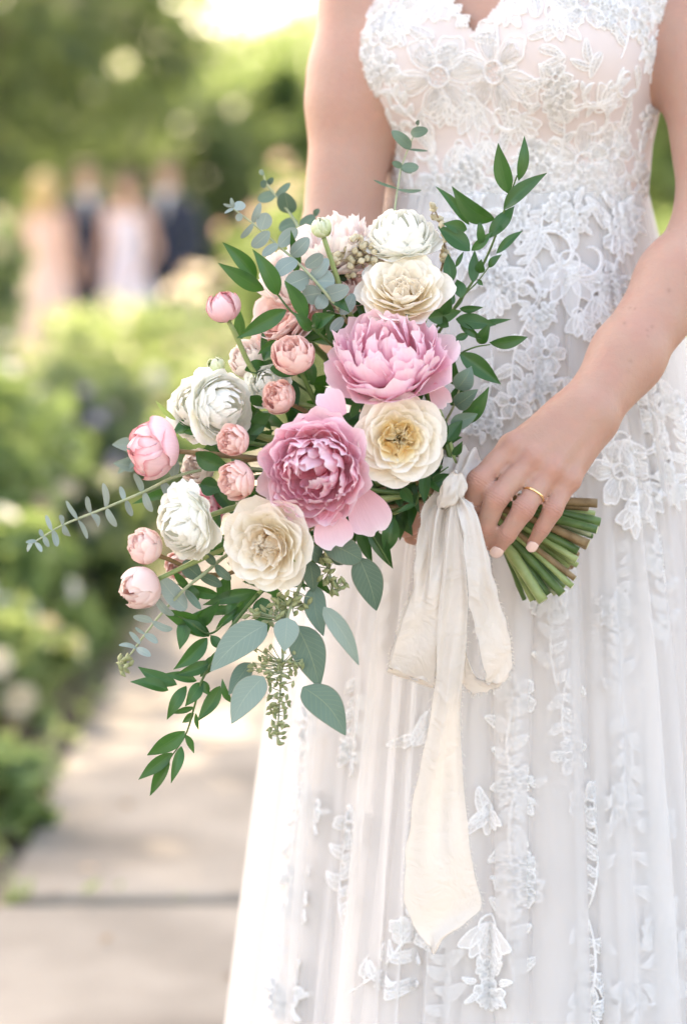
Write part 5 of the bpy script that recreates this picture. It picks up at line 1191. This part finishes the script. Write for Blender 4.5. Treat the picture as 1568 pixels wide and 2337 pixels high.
MT['fol_grey'] = foliage_mat('grey green foliage', (.07, .12, .07), (.15, .20, .12), (.25, .34, .14))
MT['bloom_cream'] = foliage_mat('cream blooms', (.70, .60, .45), (.82, .74, .60), (.75, .62, .42), .3)
MT['bloom_pink'] = foliage_mat('pink blooms', (.70, .46, .42), (.80, .60, .54), (.72, .48, .40), .3)
MT['bloom_lilac'] = foliage_mat('lilac blooms', (.50, .42, .52), (.64, .56, .64), (.5, .4, .5), .3)
MT['bloom_white'] = foliage_mat('white blooms', (.74, .73, .66), (.82, .81, .75), (.75, .72, .6), .3)
gv = [(-60, -20, 0), (60, -20, 0), (60, 90, 0), (-60, 90, 0)]
gr = link('ground', mesh('ground', gv, [(0, 1, 2, 3)], MT['soil'])); tag(gr, 'dark garden soil on both sides of the stone path', 'ground', None, 'structure')
def leaves_np(n, centre_fn, size, rnd, tilt=.9, aspect=.55):
    """n leaf-shaped faces (two quads folded on the midrib) spread by centre_fn"""
    C = centre_fn(n); a = rnd.normal(size=(n, 3)); a[:, 2] -= .35; a /= np.linalg.norm(a, axis=1)[:, None]
    b = rnd.normal(size=(n, 3)); b[:, 2] += 0; b -= (b*a).sum(1)[:, None]*a; b /= np.linalg.norm(b, axis=1)[:, None]; c = np.cross(a, b)
    s = (size*rnd.uniform(.6, 1.3, n))[:, None]; w_ = s*aspect*.5
    V = np.stack([C - a*s*.5, C + b*w_ + c*w_*.3 - a*s*.05, C + a*s*.5, C - b*w_ + c*w_*.3 - a*s*.05], 1).reshape(-1, 3)
    F = np.arange(4*n).reshape(n, 4)
    F3 = np.concatenate([F[:, [0, 1, 2]], F[:, [0, 2, 3]]])
    return V, F3
def clumps(n, cen, rad, k, rnd, cr=.34, flat=1.0):
    """points gathered in k clumps filling an uneven crown"""
    d = rnd.normal(size=(k, 3)); d /= np.linalg.norm(d, axis=1)[:, None]; d *= (rnd.uniform(.25, 1, (k, 1)))**.5
    K = np.array(cen) + d*np.array(rad)
    i = rnd.integers(0, k, n); p = rnd.normal(size=(n, 3)); p /= np.linalg.norm(p, axis=1)[:, None]; p *= rnd.uniform(.2, 1, (n, 1))**.6
    return K[i] + p*np.array(rad)*cr*rnd.uniform(.6, 1.2, (k, 1))[i]
def limb(pts, r0, r1, n=10, sides=8):
    c = catmull(pts, n); return tube(c, [r0 + (r1-r0)*i/n for i in range(n+1)], sides)
def tree(x, y, h, rad, zc, mat, label, n=9000, size=.22, k=40, seed=0, lean=(0, 0), tr=.22, cr=.34, name='tree', cat='tree', group='trees at the end of the garden'):
    rnd = np.random.default_rng(seed); root = thing(name, (x, y, 0), label, cat, group); py_ = random.Random(seed)
    cx, cy = lean; parts = [limb([Vector((0, 0, -.1)), Vector((cx*.15, cy*.15, zc*.4)), Vector((cx*.6, cy*.6, zc*.8)), Vector((cx, cy, zc + rad[2]*.4))], tr, tr*.3, 12, 10)]
    for q in range(9):
        a = py_.random()*6.28; z0 = zc*py_.uniform(.55, 1.0); f = z0/zc
        b = Vector((cx*f*.8, cy*f*.8, z0)); e = Vector((cx + rad[0]*.75*math.cos(a), cy + rad[1]*.75*math.sin(a), zc + rad[2]*py_.uniform(-.5, .6)))
        parts.append(limb([b, b.lerp(e, .5) + Vector((0, 0, -.15*rad[2])), e], tr*.4, tr*.06, 8, 6))
    V, F = merge(parts); link('trunk', mesh('trunk', V, F, MT['bark']), root)
    V, F = leaves_np(n, lambda m: clumps(m, (cx, cy, zc), rad, k, rnd, cr), size, rnd); link('crown', fastmesh('crown', V, F, MT[mat], smooth=False), root)
    return root
# the shade tree: it stands out of view beside the path and keeps the sun off the bride
tree(-3.6, 4.6, 8, (2.5, 2.4, 1.4), 6.2, 'fol_mid', 'broad shade tree beside the path, spreading over the bride', 22000, .18, 80, 3, (2.2, .2), .24, .30, 'shade_tree', 'tree', None)
tree(-5.2, 9.2, 8, (2.8, 2.6, 1.2), 6.0, 'fol_mid', 'second shade tree further back, dappling the path slabs', 3000, .20, 34, 8, (2.7, -.4), .22, .30, 'shade_tree', 'tree', None)
fc = link('bounce_gravel', mesh('bounce_gravel', [(-14, -18, .006), (14, -18, .006), (14, -3.4, .006), (-14, -3.4, .006)], [(0, 1, 2, 3)], MT['gravel'])); tag(fc, 'pale gravel sheet added out of view to bounce sunlight onto the bride', 'gravel', None, 'structure')  # unseen pale ground, added to reflect warm sunlight up into flowers and gown
# far trees
def far(px, dist, h, rad, zc, mat, label, seed, n=6000, size=.28, k=34, cr=.36):
    x = (px - CX)/FPX*dist; tree(x, dist - 2.24, h, rad, zc, mat, label, n, size, k, seed, (random.uniform(-.3, .3), 0), .26, cr)
far(-60, 24, 8, (2.2, 2, 3.0), 3.6, 'fol_dark', 'dark green tree at the far edge behind the cream flowering shrub', 21, 3500)
far(150, 30, 9, (2.4, 2, 3.4), 4.2, 'fol_dark', 'dark tree rising straight behind the blonde guest', 22, 3500)
far(250, 38, 9, (2.0, 2.2, 3.2), 4.0, 'fol_mid', 'olive green tree behind the guests in suits', 23, 3250)
far(470, 27, 4, (1.3, 1.2, 1.3), 1.5, 'fol_dark', 'low dark bushy tree just right of the guests', 24, 5000, .2)
far(560, 44, 9, (2.6, 2.2, 2.2), 2.9, 'fol_yel', 'sunlit yellow green tree beneath the bright gap of sky', 25, 3000)
far(690, 34, 5, (1.7, 1.4, 1.5), 1.9, 'fol_mid', "mid green small tree right behind the bride's arm", 26, 5000)
far(960, 52, 10, (3.0, 2.2, 3.4), 4.3, 'fol_yel', 'tall sunlit tree behind the bride', 27, 2750)
far(1000, 40, 9, (3.0, 2.2, 3.4), 4.0, 'fol_mid', 'broad green tree hidden behind the bride', 28, 2000)
far(1300, 32, 9, (2.4, 2.2, 3.4), 3.9, 'fol_dark', "dark tree behind the bride's bodice", 29, 2000)
far(1560, 26, 8, (1.9, 1.8, 2.6), 2.9, 'fol_mid', "green tree showing in the gap between gown and forearm", 30, 3000)
far(1850, 30, 8, (2.4, 2.2, 3.0), 3.6, 'fol_dark', 'dark tree out beyond the bride on her far side', 31, 1500)
far(-420, 32, 8, (2.6, 2.2, 3.4), 4.0, 'fol_mid', 'green tree out beyond the flower border', 32, 1750)
far(-900, 34, 9, (2.8, 2.2, 3.4), 4.0, 'fol_dark', 'dark tree far out to the side of the flower border', 33, 2500)
far(-1500, 30, 9, (2.6, 2.2, 3.2), 3.9, 'fol_mid', 'green tree well beyond the flower border, next to a dark one', 34, 2500)
far(2350, 34, 9, (2.8, 2.2, 3.4), 4.0, 'fol_mid', "green tree far out beyond the bride's bent elbow", 35, 2500)
far(2950, 30, 9, (2.6, 2.2, 3.2), 3.9, 'fol_yel', "yellow green tree far out beyond the bride's bent elbow", 36, 2500)
def wood():
    rnd = np.random.default_rng(77); n = 26000
    def c(m):
        x = rnd.uniform(-26, 26, m); y = rnd.uniform(58, 64, m); top = 3.2 + 1.2*np.sin(x*.55) + .8*np.sin(x*1.3 + 1) + 3.0*np.exp(-((x + 9)/5)**2) + 4*np.exp(-((x - 8)/5)**2)
        return np.stack([x, y, rnd.uniform(0, 1, m)**.8*top], 1)
    V, F = leaves_np(n, c, .5, rnd); o = link('far_wood', fastmesh('far_wood', V, F, MT['fol_mid'], smooth=False)); tag(o, 'blurred green wood closing the far end of the garden', 'wood', None, 'stuff')
wood()
# path of big stone slabs
path = link('path', mesh('path', [(-.60, -3.35, .004), (1.35, -3.35, .004), (1.35, 13.5, .004), (-.60, 13.5, .004)], [(0, 1, 2, 3)], MT['joint'])); tag(path, 'pale stone path running back behind the bride', 'path', None, 'structure')
def slabs():
    r_ = random.Random(4); y = -2.5; nrow = 0
    while y < 13.2:
        ln = {0: 1.0, 1: 1.0, 2: 1.05, 3: 1.16, 4: 1.35}.get(nrow, r_.uniform(.8, 1.35)); nrow += 1; xs = [-.575, -.575 + r_.uniform(.75, 1.2), 1.325]
        for a, b in zip(xs[:-1], xs[1:]):
            x0, x1, y0, y1 = a + .012, b - .012, y + .014, y + ln - .014; z = .030 + r_.uniform(-.004, .004); V = []
            j = lambda: r_.uniform(-.026, .010)
            base = [(x0 + j(), y0 + j()), (x1 + j(), y0 + j()), (x1 + j(), y1 + j()), (x0 + j(), y1 + j())]; cx = (x0+x1)/2; cy = (y0+y1)/2
            for zz, f in ((.005, 1.0), (z - .006, .998), (z, .985)): V += [(cx + (p[0]-cx)*f, cy + (p[1]-cy)*f, zz) for p in base]
            F = [(8, 9, 10, 11)] + [(k*4 + i, k*4 + (i+1) % 4, k*4 + 4 + (i+1) % 4, k*4 + 4 + i) for k in (0, 1) for i in range(4)]
            link('paving_slab', mesh('paving_slab', V, F, MT['slab'], smooth=False), path)
        y += ln
slabs()
clr = link('gravel_clearing', mesh('gravel_clearing', [(-7, 13.6, .006), (5, 13.6, .006), (7, 34, .006), (-9, 34, .006)], [(0, 1, 2, 3)], MT['gravel'])); tag(clr, 'pale sunlit gravel where the guests stand', 'gravel', None, 'structure')
lawn = link('lawn', mesh('lawn', [(-40, 34, .008), (40, 34, .008), (40, 88, .008), (-40, 88, .008)], [(0, 1, 2, 3)], MT['lawn'])); tag(lawn, 'lawn beyond the gravel clearing', 'lawn', None, 'structure')
# shrubs and flowers of the border
def shrub(x, y, r_, h, mat, label, seed, blooms=None, nb=0, n=2600, size=.07, name='border_shrub', bs=.035, group='plants of the flower border', z0=.0, k=26):
    rnd = np.random.default_rng(seed); root = thing(name, (x, y, 0), label, 'shrub', group); py_ = random.Random(seed); parts = []
    for q in range(8):
        a = py_.random()*6.28; e = Vector((r_*.6*math.cos(a), r_*.6*math.sin(a), h*py_.uniform(.5, .85)))
        parts.append(limb([Vector((0, 0, -.02)), e*.5 + Vector((0, 0, .05)), e], .010 + .01*h, .004, 6, 5))
    V, F = merge(parts); link('stems', mesh('stems', V, F, MT['bark']), root)
    def c(m):
        p = clumps(m, (0, 0, h*.52), (r_, r_, h*.46), k, rnd, .36); p[:, 2] = np.maximum(p[:, 2], .03); return p
    V, F = leaves_np(n, c, size, rnd); link('foliage', fastmesh('foliage', V, F, MT[mat], smooth=False), root)
    for q in range(nb):   # each bloom a rosette of petals near the surface
        d = rnd.normal(size=3); d[1] -= .8; d[2] += .6; d /= np.linalg.norm(d); c0 = np.array([0, 0, h*.52]) + d*np.array([r_, r_, h*.46])*rnd.uniform(.85, 1.08)
        V = []; F = []; s = bs*rnd.uniform(.7, 1.3)
        ax = Vector(d).normalized(); u = ax.orthogonal().normalized(); vv = ax.cross(u)
        for ring_, (np_, rr, hh) in enumerate(((6, 1.0, .25), (5, .62, .55), (4, .3, .75))):
            for i in range(np_):
                g = i*2*math.pi/np_ + ring_; dr = u*math.cos(g) + vv*math.sin(g); dt = vv*math.cos(g) - u*math.sin(g); o = len(V)
                V += [Vector(c0) + ax*s*.1, Vector(c0) + dr*s*rr*.7 + dt*s*rr*.5 + ax*s*hh*.8, Vector(c0) + dr*s*rr + ax*s*hh, Vector(c0) + dr*s*rr*.7 - dt*s*rr*.5 + ax*s*hh*.8]; F.append((o, o+1, o+2, o+3))
        link('bloom', mesh('bloom', V, F, MT[blooms]), root)
    return root
def sh(px, dist, r_, h, *a, **k): return shrub((px - CX)/FPX*dist, dist - 2.24, r_, h, *a, **k)
sh(-130, 9.2, .30, 1.50, 'fol_grey', 'tall shrub covered in peach cream flowers, standing beside the blonde guest', 41, 'bloom_cream', 26, bs=.055)
sh(60, 8.0, .34, .78, 'fol_yel', 'sunlit yellow green shrub with white flowers in front of the blonde guest', 42, 'bloom_white', 20, bs=.04)
sh(230, 10.5, .50, .80, 'fol_yel', 'sunlit yellow green shrub in front of the pale lilac dress', 43, 'bloom_white', 16, bs=.04)
sh(420, 12.5, .55, .66, 'fol_grey', 'soft grey green mound below the guest at the end of the row', 44, 'bloom_pink', 12, bs=.04)
sh(520, 15.5, .80, .95, 'fol_grey', 'pale flowering mound at the edge of the gravel', 45, 'bloom_cream', 40, bs=.06)
sh(680, 13.0, .42, 1.55, 'fol_mid', "shrub with pale pink flowers close behind the bride's arm", 46, 'bloom_pink', 14, bs=.06)
sh(30, 7.0, .30, .60, 'fol_mid', 'leafy green border plant behind the lilac flower spike', 47, 'bloom_white', 12, 600, .14, bs=.05, k=18)
sh(170, 7.6, .24, .70, 'fol_grey', 'grey green plant with lilac flowers in the border', 48, 'bloom_lilac', 18, bs=.03)
sh(120, 6.6, .26, .52, 'fol_dark', 'dark green large-leaved plant in the middle of the border', 49, 'bloom_cream', 5, 480, .16, k=18)
sh(-10, 5.9, .20, .46, 'fol_mid', 'green plant dotted with yellow white flowers near the path', 50, 'bloom_white', 9, 420, .13, k=18)
sh(110, 6.3, .18, .34, 'fol_mid', 'low green plant overhanging the path edge', 51, 'bloom_cream', 5, 320, .11, k=14)
sh(0, 5.5, .17, .26, 'fol_yel', 'low yellow green plant with creamy blooms beside bare soil', 52, 'bloom_cream', 9, 380, .11, k=16)
sh(0, 4.45, .10, .17, 'fol_mid', 'small bright green plant at the path edge, closest to the bride', 53, None, 0, 150, .095, k=12)
sh(50, 4.75, .08, .13, 'fol_yel', 'small light green seedling beside the path slab', 54, None, 0, 90, .07, k=9)
sh(280, 8.8, .26, .52, 'fol_mid', 'green plant by the path below the pale lilac dress', 55, 'bloom_white', 8, 1800, .08)
sh(-160, 6.4, .4, .8, 'fol_mid', 'big green shrub beyond the flower border', 56, 'bloom_pink', 8)
sh(380, 10.2, .30, .46, 'fol_yel', 'low sunlit clump beside the gravel path', 57, 'bloom_cream', 10, 1600, .07)
sh(1800, 12.0, .7, 1.2, 'fol_mid', "green shrub beyond the bride's elbow", 58, 'bloom_white', 10)
sh(1540, 16.0, .7, 1.3, 'fol_mid', 'green shrub far behind the gown, below the gap by the forearm', 59, None, 0)
sh(-700, 8.0, .55, .95, 'fol_mid', 'green shrub with white flowers at the outer end of the border', 60, 'bloom_white', 10)
sh(-420, 10.5, .6, .85, 'fol_yel', 'yellow green shrub at the outer end of the border', 61, 'bloom_cream', 10)
sh(2300, 9.0, .6, .9, 'fol_grey', "grey green shrub across the path on the bride's far side", 62, 'bloom_pink', 12)
sh(2700, 7.0, .5, .7, 'fol_mid', "leafy shrub across the path on the bride's far side", 63, 'bloom_white', 10)
# tufts and fallen petals on the path edge
def tufts():
    rnd = np.random.default_rng(5); n = 700
    def c(m):
        x = np.where(rnd.random(m) < .985, -.62 + rnd.normal(size=m)*.035, rnd.uniform(-.55, .2, m)); y = rnd.uniform(1.0, 12, m)
        y = np.where(x > -.55, 1.71 + rnd.normal(size=m)*.012, y); return np.stack([x, y, .03 + .03*rnd.random(m)], 1)
    V, F = leaves_np(n, c, .04, rnd, aspect=.4); o = link('path_edge_weeds', fastmesh('path_edge_weeds', V, F, MT['fol_yel'], smooth=False)); tag(o, 'low green weeds growing along the path edge and joints', 'weeds', None, 'stuff')
tufts()
def litter():
    rnd = np.random.default_rng(9)
    V, F = leaves_np(420, lambda m: np.stack([np.where(rnd.random(m) < .35, rnd.uniform(-.58, .9, m), -.62 - rnd.gamma(1.5, .16, m)), rnd.uniform(1.2, 11, m), .036 + .006*rnd.random(m)], 1), .045, rnd); V[:, 2] = .036 + (V[:, 2] - .036)*.25
    o = link('fallen_leaves', fastmesh('fallen_leaves', V, F, MT['litter'], smooth=False)); tag(o, 'dry brown fallen leaves and petals along the path edge', 'leaves', None, 'stuff')
MT['litter'] = foliage_mat('dry leaves', (.16, .09, .045), (.42, .30, .19), (.3, .18, .08), .15)
litter()
# ---- guests
MT['suit'] = cloth_mat('navy suit', (.018, .025, .045), (.03, .04, .065), 0, 1, 20, 600, .8, .1)
MT['shirt'] = cloth_mat('white shirt', (.75, .74, .73), (.80, .79, .78), 0)
MT['dress_peach'] = cloth_mat('peach dress', (.74, .50, .42), (.80, .58, .49), .1)
MT['dress_lilac'] = cloth_mat('lilac grey dress', (.66, .63, .69), (.74, .70, .77), .1)
MT['hair_blonde'] = noise_mat('blonde hair', (.46, .30, .13), (.62, .44, .22), 40, .5, .4, .004, 4, (1, 1, .2))
MT['hair_brown'] = noise_mat('brown hair', (.09, .05, .03), (.17, .10, .06), 40, .5, .4, .004, 4, (1, 1, .2))
MT['guest_skin'] = noise_mat('guest skin', (.55, .33, .24), (.62, .40, .30), 12, .5, 0)
def loft(rings, n=28):
    """rings of (x, y, z, a, b)"""
    V = [(x + a*math.cos(2*math.pi*i/n), y + b*math.sin(2*math.pi*i/n), z) for x, y, z, a, b in rings for i in range(n)]
    m = len(rings); return V, gridf(n, m - 1, 0, True) + [tuple(reversed(range(n))), tuple((m-1)*n + i for i in range(n))]
def guest(px, dist, h, turn, kind, label):
    x = (px - CX)/FPX*dist; root = thing('person', (x, dist - 2.24, .006), label, 'person', 'wedding guests'); root.rotation_euler.z = turn; s = h/1.75
    hc = (0, 0, 1.62*s)
    def f(p):
        d = ell(p, hc, (.075*s, .092*s, .115*s)); d = smin(d, ell(p, (0, -.085*s, 1.60*s), (.014, .02, .022)), .012)
        d = smin(d, cone(p, (0, .01, 1.44*s), (0, 0, 1.56*s), .055*s, .050*s), .03)
        d = smin(d, cone(p, (-.15*s, 0, 1.40*s), (.15*s, 0, 1.40*s), .05*s, .05*s), .05); d = smin(d, ell(p, (0, 0, 1.18*s), (.135*s, .09*s, .26*s)), .06); d = smin(d, ell(p, (0, 0, .92*s), (.15*s, .10*s, .13*s)), .06)
        for q in (-1, 1):
            e = (q*.25*s, .02, 1.10*s); wr = (q*.20*s, -.13, .90*s)
            d = smin(d, smin(cone(p, (q*.17*s, 0, 1.40*s), e, .046*s, .036*s), cone(p, e, wr, .035*s, .024*s), .02), .03)
            d = smin(d, cone(p, wr, (q*.17*s, -.19, .84*s), .026*s, .020*s), .01)
            d = smin(d, smin(cone(p, (q*.08*s, 0, .9*s), (q*.085*s, 0, .48*s), .078*s, .05*s), cone(p, (q*.085*s, 0, .48*s), (q*.09*s, .02, .07*s), .05*s, .034*s), .02), .04)
            d = smin(d, cone(p, (q*.09*s, .02, .05), (q*.10*s, -.12, .035), .035, .03), .02)
        return d
    V, Q = surface_nets(f, np.arange(-.40, .41, .014), np.arange(-.30, .26, .014), np.arange(-.02, 1.82*s, .014)); V = relax(V, Q, 1)
    link('body', fastmesh('body', V, Q, MT['guest_skin']), root)
    if kind == 'suit':
        j = loft([(0, 0, .82*s, .185*s, .135*s), (0, 0, .95*s, .178*s, .130*s), (0, 0, 1.12*s, .165*s, .120*s), (0, 0, 1.28*s, .19*s, .125*s), (0, 0, 1.38*s, .205*s, .115*s), (0, 0, 1.44*s, .19*s, .095*s), (0, .01, 1.49*s, .085*s, .075*s)])
        V, F = merge([j] + [limb([Vector((q*.17*s, 0, 1.42*s)), Vector((q*.255*s, .02, 1.10*s)), Vector((q*.205*s, -.12, .91*s))], .068*s, .042*s, 10, 12) for q in (-1, 1)])
        link('suit_jacket', mesh('suit_jacket', V, F, MT['suit']), root)
        V, F = merge([limb([Vector((q*.08*s, 0, .95*s)), Vector((q*.088*s, 0, .5*s)), Vector((q*.09*s, .02, .05))], .105*s, .062*s, 10, 14) for q in (-1, 1)]); link('trousers', mesh('trousers', V, F, MT['suit']), root)
        V, F = loft([(0, -.065*s, 1.26*s, .012, .055), (0, -.07*s, 1.34*s, .03*s, .06), (0, -.05*s, 1.43*s, .05*s, .06), (0, 0, 1.51*s, .062*s, .064*s)], 16); link('shirt', mesh('shirt', V, F, MT['shirt']), root)
        V, F = loft([(0, .02, 1.60*s, .082*s, .088*s), (0, .015, 1.68*s, .086*s, .10*s), (0, .01, 1.73*s, .07*s, .085*s), (0, .01, 1.755*s, .03*s, .04*s)]); link('hair', mesh('hair', V, F, MT['hair_brown']), root)
    else:
        dm = 'dress_' + kind; V = []; n = 96
        zz = [(.04, .36, .33), (.3, .31, .28), (.6, .25, .22), (.85, .19, .155), (.98, .165, .125), (1.12, .142, .108), (1.25, .16, .118), (1.34, .165, .112), (1.385, .15, .10)]
        for z, a, b in zz:
            for i in range(n):
                g = 2*math.pi*i/n; fo = 1 + .05*math.sin(g*14)*max(0, 1 - z/1.0); V.append((a*s*fo*math.cos(g), b*s*fo*math.sin(g), z*s))
        link('dress', mesh('dress', V, gridf(n, len(zz) - 1, 0, True), MT[dm]), root)
        V, F = loft([(0, .05, 1.42*s, .07*s, .05*s), (0, .04, 1.52*s, .085*s, .08*s), (0, .025, 1.62*s, .094*s, .10*s), (0, .015, 1.69*s, .092*s, .105*s), (0, .01, 1.745*s, .06*s, .07*s), (0, .01, 1.765*s, .02*s, .03*s)]); link('hair', mesh('hair', V, F, MT['hair_blonde' if kind == 'peach' else 'hair_brown']), root)
guest(112, 19.4, 1.64, R(150), 'peach', 'blonde guest in a peach dress, out of focus in the garden')
guest(205, 20.2, 1.76, R(20), 'suit', 'guest in a navy suit next to the peach dress, out of focus')
guest(294, 19.8, 1.68, R(-25), 'lilac', 'guest in a pale lilac dress between two navy suits, out of focus')
guest(386, 20.0, 1.78, R(-15), 'suit', 'guest in a navy suit at the end of the row, by the low dark tree')
